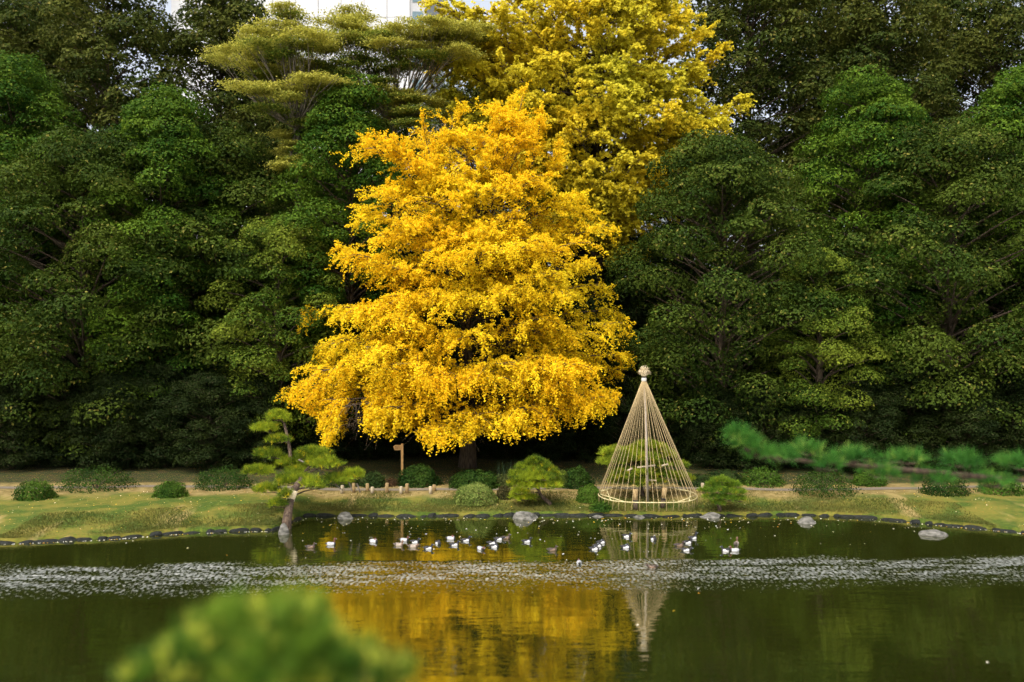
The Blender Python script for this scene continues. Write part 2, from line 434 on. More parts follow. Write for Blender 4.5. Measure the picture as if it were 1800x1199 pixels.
tips1 = [at(655, 258, D1 - 2), at(690, 262, D1 - 3), at(730, 300, D1 - 3), at(650, 380, D1 - 2), at(685, 345, D1 - 3.5), at(700, 390, D1 - 4), at(610, 445, D1 - 1),
         at(640, 450, D1 - 3), at(690, 470, D1 - 4), at(560, 548, D1), at(600, 540, D1 - 3), at(512, 680, D1 - 1.5), at(540, 690, D1 - 3), at(560, 650, D1 - 2.5),
         at(583, 752, D1 - 4.2), at(600, 748, D1 - 4.4), at(575, 732, D1 - 3.8), at(592, 742, D1 - 4), at(605, 715, D1 - 5), at(590, 705, D1 - 4.5), at(655, 726, D1 - 5), at(700, 716, D1 - 5.5), at(765, 756, D1 - 6), at(795, 756, D1 - 5.2), at(840, 732, D1 - 5.5),
         at(905, 738, D1 - 5.5), at(925, 720, D1 - 5), at(985, 720, D1 - 4.5), at(1050, 700, D1 - 4), at(1045, 700, D1 - 5), at(1085, 690, D1 - 2), at(1100, 625, D1 - 1), at(1095, 650, D1 + 1),
         at(1075, 545, D1), at(1070, 570, D1 - 2), at(1050, 500, D1 - 1.5), at(1045, 460, D1 - 3), at(1065, 400, D1 - 1), at(1000, 430, D1 - 4.5), at(930, 430, D1 - 5.5), at(850, 440, D1 - 6),
         at(780, 450, D1 - 5.5), at(1010, 350, D1 - 1.5), at(760, 345, D1 - 4.5), at(880, 380, D1 - 4.5), at(960, 560, D1 - 5.2), at(820, 590, D1 - 5.6), at(700, 560, D1 - 5.2), at(640, 610, D1 - 6), at(720, 640, D1 - 5.6), at(880, 640, D1 - 5.6), at(1000, 640, D1 - 6), at(800, 290, D1 - 3), at(850, 300, D1 - 3.5), at(770, 330, D1 - 3), at(860, 350, D1 - 4), at(820, 255, D1 - 2.5), at(900, 260, D1 - 3), at(930, 310, D1 - 3.5), at(880, 440, D1 - 5), at(960, 480, D1 - 5), at(900, 510, D1 - 5.5), at(1000, 510, D1 - 5), at(830, 520, D1 - 5.5)]
def green1(P):                            # the inner right side has not fully turned
    q = (P - np.array(at(1010, 510, D1))) / np.array([5.0, 9, 1.6])
    return np.exp(-(q ** 2).sum(1)) * 1.1
low1 = [(500, 695), (560, 722), (575, 755), (590, 776), (608, 740), (618, 690), (630, 655), (642, 690), (652, 745), (672, 752), (700, 752), (735, 742), (765, 782), (795, 775), (830, 758), (850, 742), (900, 765), (930, 750), (990, 742), (1050, 735), (1090, 702), (1110, 640)]
t_main, nl = ginkgo('ginkgo_tree', 'broad golden yellow ginkgo with drooping tiers beside the pond', b1, .43, 19.5, leaders1, env1, tiers1, 66,
           ((.90, .66, .018), (.90, .56, .010), (.56, .48, .014)), green1, 25, 13, .106, 21, .62, 6, tips1, low=([at(a, 0, D1 - 3).x for a, b in low1], [at(0, b + 10, D1 - 3).z for a, b in low1]))
print('main ginkgo leaves', nl)

# taller, greener ginkgo behind
D2 = 61.0; cx2 = 1050
env2 = env_px([(-130, 960, 1120), (-40, 880, 1200), (40, 840, 1240), (100, 815, 1245), (150, 800, 1250), (200, 800, 1280), (250, 830, 1260), (310, 880, 1190), (370, 930, 1150), (430, 980, 1120), (455, 1020, 1100)], D2, cx2)
b2 = at(cx2, 0, D2); b2.z = float(ground_z(b2.x, b2.y)) - .05
tiers2 = [at(0, y, D2).z for y in (-60, 0, 30, 60, 90, 130, 165, 200, 235, 270, 310, 350, 400)]
leaders2 = [(at(1050, 200, D2), at(1040, 50, D2), at(1050, -120, D2)), (at(1050, 200, D2), at(960, 80, D2 - 1), at(900, -40, D2 - 1)),
            (at(1050, 200, D2), at(1150, 90, D2 - 1), at(1170, -40, D2 - 1)), (at(1050, 300, D2), at(930, 150, D2 - 2), at(840, 110, D2 - 2))]
tips2 = [at(1250, 105, D2 - 1), at(1235, 60, D2), at(1288, 185, D2 - 2), at(1265, 215, D2 - 3), at(1230, 260, D2 - 3), at(1180, 300, D2 - 4), at(1150, 360, D2 - 3), at(1100, 440, D2 - 3), at(1090, 400, D2 - 4),
         at(1120, 200, D2 - 6), at(1050, 160, D2 - 6.5), at(980, 100, D2 - 6), at(1090, 100, D2 - 6), at(1160, 130, D2 - 5), at(1020, 230, D2 - 6.5), at(1120, 280, D2 - 6), at(1040, 320, D2 - 6),
         at(860, 60, D2 - 3), at(820, 130, D2 - 3), at(860, 180, D2 - 4), at(920, 30, D2 - 5), at(1010, 20, D2 - 5.5), at(1130, 30, D2 - 5), at(770, 5, D2 - 2), at(800, 30, D2 - 2), at(800, 200, D2 - 3), at(830, 245, D2 - 4), at(870, 265, D2 - 4), at(905, 300, D2 - 4), at(780, 160, D2 - 2), at(880, 110, D2 - 5), at(930, 180, D2 - 5), at(960, 260, D2 - 5), at(1000, 380, D2 - 4), at(850, 20, D2 - 4), at(775, 65, D2 - 1), at(755, 100, D2 - 1), at(790, 110, D2 - 3), at(830, 70, D2 - 1), at(1140, 330, D2 - 5), at(1080, 360, D2 - 5), at(1020, 290, D2 - 6), at(950, -10, D2 - 5), at(1190, 210, D2 - 5), at(1070, 50, D2 - 6), at(1200, 40, D2 - 3)]
t_back, nl = ginkgo('ginkgo_tree', 'tall olive yellow ginkgo rising behind the golden one', b2, .55, 34, leaders2, env2, tiers2, 96,
           ((.68, .58, .036), (.75, .56, .024), (.53, .53, .045)), lambda P: .35 + .5 * noise3(P, .3, 9), 16, 12, .20, 37, .5, 6, tips2)
print('back ginkgo leaves', nl)

def evergreen(name, label, base, env, n_lobe, lobe_r, per, cols, leafsize, seed, mat='leaf', trunk_r=.35, group=None, flat=.62, tip=.35):
    """billowing crown: flattened lobes of leaves set over the envelope, with gaps below each"""
    global rng
    rng = np.random.default_rng(seed); random.seed(seed)
    base = Vector(base); T = thing(name, label, 'tree', base, group)
    ztop = env[0][-1]
    tb = Tubes()
    tb.tube([Vector((math.sin(i * .8 + seed) * .12 * i / 5, 0, -.2 + ztop * .9 * i / 8)) for i in range(9)], [trunk_r * (1 - .85 * i / 8) + .02 for i in range(9)], 9, bump=.05)
    tb.build('trunk', M['bark'], T)
    lb = Tubes(); Ps = []; Ns = []; Ks = []
    z0 = env[0][0]
    for k in range(n_lobe):
        fz = (k + .5) / n_lobe; z = z0 + (ztop - z0) * (fz ** .9); r = float(np.interp(z, env[0], env[1]))
        th = k * 2.39996 + random.uniform(-.5, .5)
        f = math.sqrt(random.uniform(.45, 1.0)) if k % 4 else random.uniform(.1, .6)
        c = np.array([math.cos(th) * r * f, math.sin(th) * r * f, z + random.uniform(-.4, .4)])
        R_ = lobe_r * random.uniform(.65, 1.25)
        n = int(per * (R_ / lobe_r) ** 2)
        u = rng.normal(size=(n, 3)); u[:, 2] = np.where(u[:, 2] < -.25, -u[:, 2] * .8, u[:, 2]); u = unit(u)
        bump = 1 + .22 * noise3(u * 2.2 + c, 1.4, k % 7) + .10 * noise3(u * 5.5 + c, 1.3, 3)
        rr = R_ * bump * rng.uniform(.80, 1.03, n) ** .7
        p = c + u * rr[:, None] * np.array([1, 1, flat])
        p[:, 2] -= .12 * R_ * (u[:, 0] ** 2 + u[:, 1] ** 2)
        Ps.append(p); nn = u * np.array([1, 1, 1.5]) + rng.normal(0, .45, (n, 3)); Ns.append(nn)
        Ks.append(np.full(n, random.gauss(0, .25)))
        a = Vector((0, 0, max(.6, z - r * .45))); e = Vector(c) - Vector((0, 0, .2))
        lb.tube(bez(a, (a + e) / 2 + Vector((0, 0, .3)), e, 5), [.09, .08, .06, .05, .035, .02], 4, cap=False)
    lb.build('limbs', M['bark'], T)
    P = np.concatenate(Ps); Nn = np.concatenate(Ns); K = np.concatenate(Ks); n = len(P)
    f = np.clip(.4 + K + .5 * noise3(P, .5, 2) + rng.normal(0, .22, n), 0, 1)
    C = colmix(n, cols[0], cols[1], f, .16)
    sel = rng.uniform(size=n) < tip * .12
    C[sel] = np.array(cols[2]) * rng.uniform(.7, 1.2, (sel.sum(), 1))
    o = link('crown', leaf_mesh('crown', P, Nn, rng.uniform(.7, 1.25, n) * leafsize, C, .62), M[mat], T); o['kind'] = 'stuff'
    return T

def gpt(px, D, dz=-.05):
    p = at(px, 0, D); p.z = float(ground_z(p.x, p.y)) + dz; return p

dark = ((.022, .044, .005), (.070, .100, .011), (.17, .16, .03))
midg = ((.026, .070, .006), (.100, .165, .012), (.15, .20, .02))
oliv = ((.032, .050, .007), (.085, .095, .014), (.16, .14, .03))
t_c = evergreen('evergreen_tree', 'dark billowing evergreen behind the straw rope cone', gpt(1270, 53.5),
    ([.9, 3, 5, 7, 9, 11, 13, 15, 17, 18.6], [2.2, 4.0, 5.0, 5.4, 6.2, 6.6, 5.6, 4.6, 3.2, 1.2]), 170, 1.5, 590, dark, .19, 41)
t_e = evergreen('evergreen_tree', 'mid green evergreen rising under the flat-topped trees, beside the golden ginkgo', gpt(615, 56),
    ([2, 6, 9, 12, 15, 17.5, 19.5, 21.3, 22.6], [2.5, 3.6, 4.0, 4.1, 4.0, 3.6, 2.8, 1.8, .8]), 160, 1.35, 590, midg, .18, 42)
t_d = evergreen('evergreen_tree', 'tall dark evergreen at the top edge behind the olive ginkgo', gpt(1318, 68),
    ([4, 9, 14, 19, 24, 29, 34, 37], [3.5, 5.5, 6.2, 6.4, 6.2, 5.6, 4.2, 1.5]), 190, 1.9, 470, oliv, .28, 43)
t_g = evergreen('evergreen_tree', 'smaller light green evergreen left of the golden ginkgo', gpt(490, 53),
    ([2.0, 5, 7, 9, 11, 13, 14], [2.2, 3.0, 3.4, 3.5, 3.1, 2.1, .8]), 80, 1.15, 620, ((.045, .085, .008), (.15, .19, .018), (.20, .21, .03)), .16, 44)
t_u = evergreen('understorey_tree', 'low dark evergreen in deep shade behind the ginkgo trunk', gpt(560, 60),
    ([.4, 2, 4, 6, 8, 10, 11.5], [3.2, 4.2, 4.6, 4.6, 4.2, 3.0, 1.2]), 110, 1.5, 430, ((.010, .020, .004), (.028, .042, .008), (.05, .05, .02)), .22, 45, group='understorey trees in the shade')  # leaf colours near-black, so the deep shade is partly in the colour

def place(src, px, D, s=1, rz=0, label=None, group=None, sz=None):
    c = copy_tree(src); c.location = gpt(px, D); c.scale = (s, s, sz or s); c.rotation_euler[2] = rz
    if label: c['label'] = label
    if group: c['group'] = group
    return c
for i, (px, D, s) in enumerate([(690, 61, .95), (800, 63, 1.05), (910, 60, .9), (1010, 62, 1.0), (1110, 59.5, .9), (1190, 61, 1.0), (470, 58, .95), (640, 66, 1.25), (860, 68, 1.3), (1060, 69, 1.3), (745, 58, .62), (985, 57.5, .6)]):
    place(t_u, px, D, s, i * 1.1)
place(t_d, 1440, 76, 1.0, 1.9, 'tall olive evergreen in the back row beside the tall dark one', 'back row evergreens')
place(t_d, 1650, 78, .98, .7, 'tall olive evergreen between the two outer back row trees at the right', 'back row evergreens')
place(t_d, 100, 78, .98, 2.9, 'tall olive evergreen between the two outer back row trees at the left', 'back row evergreens')
place(t_d, 390, 74, .95, 5.5, 'tall olive evergreen hiding the outer side of the white tower', 'back row evergreens')
place(t_d, 470, 76, .84, 4.0, 'tall olive evergreen half hidden behind the flat-topped trees, outer one', 'back row evergreens')
place(t_d, 580, 74, .78, 2.0, 'tall olive evergreen half hidden behind the flat-topped trees, inner one', 'back row evergreens')
place(t_d, 690, 78, .74, 5.0, 'tall olive evergreen in the gap between the flat-topped tree and the ginkgos', 'back row evergreens')
place(t_d, 850, 75, .84, 1.0, 'olive evergreen hidden behind the crown of the golden ginkgo', 'back row evergreens')
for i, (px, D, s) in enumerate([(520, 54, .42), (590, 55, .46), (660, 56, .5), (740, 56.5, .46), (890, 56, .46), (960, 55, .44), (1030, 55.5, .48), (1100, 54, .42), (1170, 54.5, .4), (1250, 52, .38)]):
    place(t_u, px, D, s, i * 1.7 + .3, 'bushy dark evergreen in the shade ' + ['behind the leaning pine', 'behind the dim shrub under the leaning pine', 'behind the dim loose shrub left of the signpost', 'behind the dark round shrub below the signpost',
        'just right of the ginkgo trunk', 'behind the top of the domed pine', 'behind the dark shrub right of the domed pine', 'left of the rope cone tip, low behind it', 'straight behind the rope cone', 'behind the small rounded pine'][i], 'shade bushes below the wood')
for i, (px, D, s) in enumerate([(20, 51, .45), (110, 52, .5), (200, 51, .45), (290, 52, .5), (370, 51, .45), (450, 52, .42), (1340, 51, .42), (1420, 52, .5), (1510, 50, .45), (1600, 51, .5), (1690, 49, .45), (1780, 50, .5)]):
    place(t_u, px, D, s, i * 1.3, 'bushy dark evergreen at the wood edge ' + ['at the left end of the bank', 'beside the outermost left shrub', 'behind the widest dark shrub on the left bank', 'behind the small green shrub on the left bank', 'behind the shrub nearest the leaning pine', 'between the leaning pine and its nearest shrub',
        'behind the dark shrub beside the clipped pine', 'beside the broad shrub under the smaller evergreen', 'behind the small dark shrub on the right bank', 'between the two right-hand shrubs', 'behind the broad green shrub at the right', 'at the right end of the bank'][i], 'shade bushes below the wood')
place(t_d, 985, 77, .82, 3.5, 'tall olive evergreen hidden behind the two ginkgos', 'back row evergreens')
place(t_d, 1185, 73, .60, 2.6, 'olive evergreen filling the gap between the tall ginkgo and the billowing evergreen', 'back row evergreens')
# the wood goes on along the bank to both sides
place(t_c, 385, 57, 1.05, 2.1, 'dark billowing evergreen left of the light green evergreen', 'evergreens along the bank')
place(t_e, 285, 54, .95, .8, 'mid green evergreen above the left stretch of bank', 'evergreens along the bank')
place(t_c, 150, 53, 1.0, 4.0, 'broad dark evergreen towards the left end of the bank', 'evergreens along the bank')
place(t_e, 25, 55, 1.05, 2.8, 'mid green evergreen at the left end of the bank', 'evergreens along the bank')
place(t_d, 190, 70, .95, 1.0, 'tall olive evergreen in the back row at the left', 'evergreens along the bank')
place(t_d, 20, 72, .9, 3.3, 'tall olive evergreen at the far left of the back row', 'evergreens along the bank')
place(t_g, 1440, 50.5, .85, 1.7, 'smaller light green evergreen beside the dark billowing one', 'evergreens along the bank')
place(t_e, 1525, 55, 1.0, 3.9, 'mid green evergreen above the right stretch of bank', 'evergreens along the bank')
place(t_c, 1665, 52, 1.0, 1.2, 'broad dark evergreen towards the right end of the bank', 'evergreens along the bank')
place(t_e, 1800, 54, 1.0, 5.1, 'mid green evergreen at the right end of the bank', 'evergreens along the bank')
place(t_d, 1540, 70, .95, 2.2, 'tall olive evergreen in the back row at the right', 'evergreens along the bank')
place(t_d, 1750, 72, .9, 4.4, 'tall olive evergreen at the far right of the back row', 'evergreens along the bank')
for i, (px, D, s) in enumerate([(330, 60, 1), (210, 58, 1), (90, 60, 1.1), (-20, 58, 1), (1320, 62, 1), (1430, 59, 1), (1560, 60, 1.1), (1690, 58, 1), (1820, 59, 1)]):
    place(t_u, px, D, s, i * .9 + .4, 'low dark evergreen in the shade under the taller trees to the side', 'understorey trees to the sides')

# flat-topped feathery trees, upper left
def umbrella(label, fork, pads, D, seed, cols, base_px):
    global rng
    rng = np.random.default_rng(seed); random.seed(seed)
    base = gpt(base_px, D); T = thing('flat_topped_tree', label, 'tree', base)
    F_ = at(fork[0], fork[1], D)
    tb = Tubes(); tb.tube(bez(base, (base + F_) / 2 + Vector((.5, 0, 2)), F_, 8), [.34, .32, .3, .28, .26, .25, .23, .22, .2], 9, bump=.04)
    tb.build('trunk', M['greybark'], T, base)
    lb = Tubes(); Ps = []; Ns = []; Cs = []
    pads = list(pads) + [(px + random.uniform(-.8, .8) * hw, py + random.uniform(9, 18), hw * random.uniform(.45, .7), (sh[0], sh[1] * random.uniform(.3, 1))) for (px, py, hw, sh) in pads]
    for (px, py, hw, sh) in pads:
        dj = random.uniform(-2.6, 1.6); c = at(px, py, D + dj); r = hw * D / FPX
        mid = F_.lerp(c, .5) + Vector((random.gauss(0, .3), 0, -.15 * (c - F_).length))
        path = bez(F_, mid, c - Vector((0, 0, .1)), 7)
        lb.tube(path, [.10, .085, .07, .06, .05, .04, .03, .02], 5, cap=False)
        for q in range(4):
            s = path[random.randint(3, 6)]; e = c + Vector((random.uniform(-.8, .8) * r, random.uniform(-.8, .8) * r, -.1))
            lb.tube(bez(s, (s + e) / 2 - Vector((0, 0, .12)), e, 4), [.035, .03, .022, .016, .01], 3, cap=False)
        nsub = max(6, int(r * 13))
        for q in range(nsub):
            a = random.uniform(0, 6.283); f = math.sqrt(random.random())
            sc = np.array(c) + np.array([math.cos(a) * r * f, math.sin(a) * r * f * 1.1, -.30 * f * f * r * .5 + random.gauss(0, .06)])
            n = int(150 * sh[0]); rr = random.uniform(.35, .65)
            p = sc + rng.normal(0, 1, (n, 3)) * np.array([rr * .72, rr * .72, .055])
            p[:, 2] -= ((p[:, 0] - sc[0]) ** 2 + (p[:, 1] - sc[1]) ** 2) * .07
            Ps.append(p); nn = rng.normal(0, .5, (n, 3)); nn[:, 2] += 1; Ns.append(nn)
            fcol = np.clip(sh[1] + rng.normal(0, .25, n), 0, 1); Cs.append(colmix(n, cols[0], cols[1], fcol, .12))
    lb.build('limbs', M['greybark'], T, base)
    P = np.concatenate(Ps); n = len(P)
    o = link('crown', leaf_mesh('crown', P - np.array(base), np.concatenate(Ns), rng.uniform(.7, 1.3, n) * .15, np.concatenate(Cs), .5), M['soft'], T); o['kind'] = 'stuff'
    return T
U_, G_ = (1.0, .75), (.75, .15)
ucol = ((.085, .14, .014), (.54, .49, .08))
umbrella('flat-topped olive tree spreading over the mid green evergreen, beside the tall ginkgo', (690, 212), [(620, 22, 34, U_), (600, 42, 52, U_), (655, 55, 50, U_), (705, 52, 45, U_), (745, 42, 50, U_), (790, 48, 50, U_), (830, 50, 38, U_),
    (770, 72, 50, U_), (700, 78, 45, U_), (640, 85, 45, G_), (740, 100, 45, G_), (690, 108, 40, G_), (800, 88, 34, U_), (640, 150, 46, U_), (690, 160, 42, U_), (735, 178, 45, U_), (775, 195, 36, U_), (720, 205, 40, G_), (600, 110, 36, G_), (670, 125, 30, G_)], 58, 51, ucol, 690)
umbrella('flat-topped olive tree over the light green evergreen, beyond the mid green one', (522, 225), [(505, 15, 26, U_), (490, 45, 40, U_), (540, 62, 42, U_), (520, 85, 40, G_), (560, 75, 34, U_), (540, 112, 36, U_), (520, 130, 42, U_), (565, 140, 46, U_), (600, 152, 36, U_), (500, 155, 30, U_),
    (505, 235, 26, U_), (515, 262, 26, U_), (508, 290, 26, U_), (465, 120, 40, U_), (450, 60, 45, U_), (420, 90, 45, U_), (440, 150, 40, U_), (470, 190, 36, G_), (540, 215, 22, G_)], 56.5, 52, ucol, 512)

# ------------------------------------------------------------------ buildings behind the trees
def box(name, lo, hi, mat, parent=None, origin=None):
    o = Vector(origin) if origin is not None else Vector((0, 0, 0))
    x0, y0, z0 = Vector(lo) - o; x1, y1, z1 = Vector(hi) - o
    V = [(x0, y0, z0), (x1, y0, z0), (x1, y1, z0), (x0, y1, z0), (x0, y0, z1), (x1, y0, z1), (x1, y1, z1), (x0, y1, z1)]
    F = [(0, 3, 2, 1), (4, 5, 6, 7), (0, 1, 5, 4), (1, 2, 6, 5), (2, 3, 7, 6), (3, 0, 4, 7)]
    return link(name, raw_mesh(name, V, F, False), mat, parent)

def panel_mesh(w, h, d):
    V = [(0, 0, 0), (w, 0, 0), (w, 0, h), (0, 0, h), (0, d, 0), (w, d, 0), (w, d, h), (0, d, h)]
    F = [(0, 1, 2, 3), (1, 5, 6, 2), (4, 0, 3, 7), (3, 2, 6, 7), (0, 4, 5, 1)]
    me = raw_mesh('panel', V, F, False); me.materials.append(M['panel']); return me
BY = 96.0; bx0, bx1 = at(300, 0, BY).x, at(748, 0, BY).x
tower = thing('office_tower', 'white panelled office tower rising behind the trees at the upper left', 'building', (bx1, BY, 1))
o_ = tower.location.copy()
box('wall', (bx0, BY + .15, 0), (bx1, BY + 26, 66), M['joint'], tower, o_)
pw, ph = 2.42, 6.0
pm = panel_mesh(pw - .08, ph - .06, .12)
nc = int((bx1 - bx0 - 1.6) / pw)
for i in range(nc):
    for j in range(11):
        if j < 4 and i % 3 != 1: continue
        link('panel', pm, None, tower, (-1.6 - (i + 1) * pw, .02, j * ph - 1))
gm = raw_mesh('pane', [(0, 0, 0), (1.15, 0, 0), (1.15, 0, 2.6), (0, 0, 2.6)], [(0, 1, 2, 3)], False); gm.materials.append(M['glass'])
for j in range(16):
    link('pane', gm, None, tower, (-1.4, .10, 3 + j * 3.6))
for i in range(nc):
    for j in range(5):
        if i % 3 != 1: link('pane', gm, None, tower, (-1.6 - (i + 1) * pw + .6, .10, 2 + j * 4.2))
an = thing('garden_office', 'low pale building glimpsed through gaps left of the golden ginkgo', 'building', (at(560, 0, 80).x, 80, 1))
oa = an.location.copy()
box('wall', (at(420, 0, 80).x, 80, .5), (at(680, 0, 80).x, 92, 12.0), M['annex'], an, oa)
box('parapet', (at(418, 0, 80).x, 79.8, 12.003), (at(682, 0, 80).x, 92.2, 12.6), M['panel'], an, oa)
for i in range(6):
    for j in range(3):
        x = at(440 + i * 40, 0, 80).x
        box('window', (x, 79.9, 2.2 + j * 3.4), (x + 1.3, 79.985, 4.2 + j * 3.4), M['glass'], an, oa)

# ------------------------------------------------------------------ shrubs and small plants
def shrub(name, label, c, rx, ry, rz, cols, n, leafsize, seed, shag=.10, cat='shrub', group=None, mat='leaf'):
    global rng
    rng = np.random.default_rng(seed); random.seed(seed)
    c = Vector(c); T = thing(name, label, cat, c, group)
    u = unit(rng.normal(size=(n, 3))); u[:, 2] = np.abs(u[:, 2]) - .15
    b = 1 + .10 * noise3(u * 2.5, 1.6, seed % 9) + shag * .8 * noise3(u * 6, 1.4, 3)
    r = b * (1 - shag * 2.2 * rng.uniform(0, 1, n) ** 2) + rng.normal(0, shag * .25, n)
    P = u * r[:, None] * np.array([rx, ry, rz]); P[:, 2] += rz * .10; P[:, 2] = np.maximum(P[:, 2], .02)
    Nn = u / np.array([rx, ry, rz]) * rx + rng.normal(0, .55, (n, 3)); Nn[:, 2] += .3
    f = np.clip(.5 + .6 * noise3(P, 2.2, seed % 5) + rng.normal(0, .25, n), 0, 1)
    o = link('foliage', leaf_mesh('foliage', P, Nn, rng.uniform(.7, 1.3, n) * leafsize, colmix(n, cols[0], cols[1], f, .15), .6), M[mat], T); o['kind'] = 'stuff'
    st = Tubes()
    for k in range(6):
        a = k * 1.05; st.tube(bez((0, 0, -.1), (math.cos(a) * rx * .2, math.sin(a) * ry * .2, rz * .4), (math.cos(a) * rx * .6, math.sin(a) * ry * .6, rz * .75), 4), [.03, .026, .02, .014, .008], 4, cap=False)
    st.build('stems', M['bark'], T); return T
def gp(px, py_base, Dguess=None):
    """ground point whose base shows at px, py_base"""
    lo, hi = 30., 70.
    for _ in range(40):
        m = (lo + hi) / 2; p = at(px, py_base, m)
        if p.z > float(ground_z(p.x, m)): lo = m
        else: hi = m
    p = at(px, py_base, lo); p.z = float(ground_z(p.x, p.y)); return p
dk = ((.012, .036, .005), (.042, .082, .010)); md = ((.022, .060, .006), (.075, .135, .014)); lt = ((.07, .12, .02), (.22, .26, .06))
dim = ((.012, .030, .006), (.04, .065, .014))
def S(name, label, px, pyb, wpx, hpx, cols, n, ls, seed, shag=.1, **k):
    p = gp(px, pyb); s = p.y / FPX
    return shrub(name, label, p, wpx / 2 * s, wpx / 2 * s * .85, hpx * s * .92, cols, n, ls, seed, shag, **k)
S('round_shrub', 'dark green round shrub below the wooden signpost', 736, 852, 76, 40, dk, 4200, .10, 61, .14)
S('round_shrub', 'wide dark green shrub at the foot of the ginkgo trunk', 836, 856, 92, 34, dk, 4600, .10, 62, .16)
S('clipped_azalea', 'pale green clipped azalea dome on the lawn edge below the ginkgo trunk', 836, 884, 74, 42, lt, 5200, .075, 63, .05)
S('small_shrub', 'small brownish green shrub between the clipped azalea and the domed pine', 887, 876, 30, 26, ((.03, .035, .01), (.09, .07, .025)), 1500, .07, 64, .12)
S('loose_shrub', 'loose dull green shrub behind the small brownish shrub', 886, 856, 34, 26, ((.025, .045, .01), (.09, .10, .025)), 1500, .08, 65, .25)
S('round_shrub', 'dark green shrub to the right of the domed pine, behind the bare turf', 1014, 856, 58, 40, dk, 3600, .09, 66, .14)
S('loose_shrub', 'lighter yellowish shrub tucked against the right flank of the domed pine', 988, 857, 32, 36, ((.05, .085, .012), (.16, .17, .03)), 2000, .08, 67, .2)
S('round_shrub', 'bright green ball shrub against the straw rope cone', 1036, 881, 46, 33, md, 4200, .075, 68, .07)
S('low_shrub', 'low spreading green shrub on the moss in front of the ball shrub', 1056, 897, 42, 17, md, 1800, .075, 69, .25)
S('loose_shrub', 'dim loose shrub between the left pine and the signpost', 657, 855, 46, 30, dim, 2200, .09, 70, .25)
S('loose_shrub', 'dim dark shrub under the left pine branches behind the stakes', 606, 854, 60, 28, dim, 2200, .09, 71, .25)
S('loose_shrub', 'reddish brown low plant beside the dark shrub below the signpost', 688, 854, 30, 16, ((.05, .03, .012), (.12, .06, .03)), 900, .07, 72, .3)
for i, (px, pyb, w, h, lab) in enumerate([(1225, 852, 70, 22, 'dark ground cover right behind the foot of the rope cone'), (1275, 848, 70, 26, 'dark ground cover behind the small clipped pine'), (1120, 846, 60, 20, 'dim shrub behind the pine inside the rope cone'),
        (1340, 852, 80, 34, 'dark rounded shrub on the bank right of the clipped pine'), (1450, 866, 110, 46, 'green shrub on the bank under the smaller evergreen'), (1528, 852, 60, 26, 'dark shrub on the right stretch of bank'), (1660, 868, 84, 42, 'broad green shrub towards the right end of the bank'), (1760, 866, 80, 36, 'dark shrub at the right end of the bank'),
        (392, 856, 104, 40, 'dark shrub on the bank left of the leaning pine'), (300, 872, 58, 30, 'green shrub on the left stretch of bank'), (170, 858, 130, 44, 'dark shrub towards the left end of the bank'), (62, 876, 70, 36, 'green shrub at the left end of the bank')]):
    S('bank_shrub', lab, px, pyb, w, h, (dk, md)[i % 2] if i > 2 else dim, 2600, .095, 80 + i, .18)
def strap_plant(label, px, pyb, h, n, seed):
    global rng
    rng = np.random.default_rng(seed)
    p = gp(px, pyb); T = thing('strap_leaf_plant', label, 'plant', p); V = []; F = []
    for k in range(n):
        a = rng.uniform(0, 6.28); L = h * rng.uniform(.6, 1.1); x0 = rng.normal(0, .35); y0 = rng.normal(0, .25); lean = rng.uniform(.15, .55); b = len(V)
        sx, sy = -math.sin(a) * .022, math.cos(a) * .022
        for t in (0, .35, .7, 1):
            rr = lean * L * t ** 1.7; z = L * (t - .25 * lean * t * t); w = 1 - t * .9
            V.append((x0 + math.cos(a) * rr + sx * w, y0 + math.sin(a) * rr + sy * w, z)); V.append((x0 + math.cos(a) * rr - sx * w, y0 + math.sin(a) * rr - sy * w, z))
        for q in range(3): F.append((b + 2 * q, b + 2 * q + 1, b + 2 * q + 3, b + 2 * q + 2))
    o = link('leaves', raw_mesh('leaves', V, F), noise_mat('strap_leaf', (.012, .03, .008), (.03, .06, .015), 6, .5, 0), T); o['kind'] = 'stuff'
strap_plant('clump of dark strap leaves in the shade right of the ginkgo trunk', 893, 842, 1.0, 110, 91)
strap_plant('thin clump of dark strap leaves behind the domed pine', 925, 838, 1.0, 70, 92)

# ------------------------------------------------------------------ pines
def needle_mesh(name, tufts, dirs, length, cols, per, width, spread=.75):
    n = len(tufts); tot = n * per
    base = np.repeat(np.asarray(tufts), per, 0); d = unit(np.repeat(np.asarray(dirs), per, 0) + rng.normal(0, spread, (tot, 3)))
    L = (length * rng.uniform(.7, 1.2, tot))[:, None]
    side = unit(np.cross(d, rng.normal(size=(tot, 3)))) * width * .5
    V = np.stack([base - side, base + side, base + d * L], 1)
    me = bpy.data.meshes.new(name); me.vertices.add(3 * tot); me.vertices.foreach_set('co', V.astype(np.float32).ravel())
    me.loops.add(3 * tot); me.loops.foreach_set('vertex_index', np.arange(3 * tot, dtype=np.int32))
    me.polygons.add(tot); me.polygons.foreach_set('loop_start', np.arange(0, 3 * tot, 3, dtype=np.int32)); me.polygons.foreach_set('loop_total', np.full(tot, 3, np.int32))
    ca = me.attributes.new('Col', 'FLOAT_COLOR', 'POINT'); c4 = np.ones((tot, 3, 4), np.float32)
    c4[:, :, :3] = np.repeat(np.asarray(cols), per, 0)[:, None, :] * rng.uniform(.8, 1.2, (tot, 1, 1)); ca.data.foreach_set('color', c4.ravel())
    me.update(); me.validate(); return me

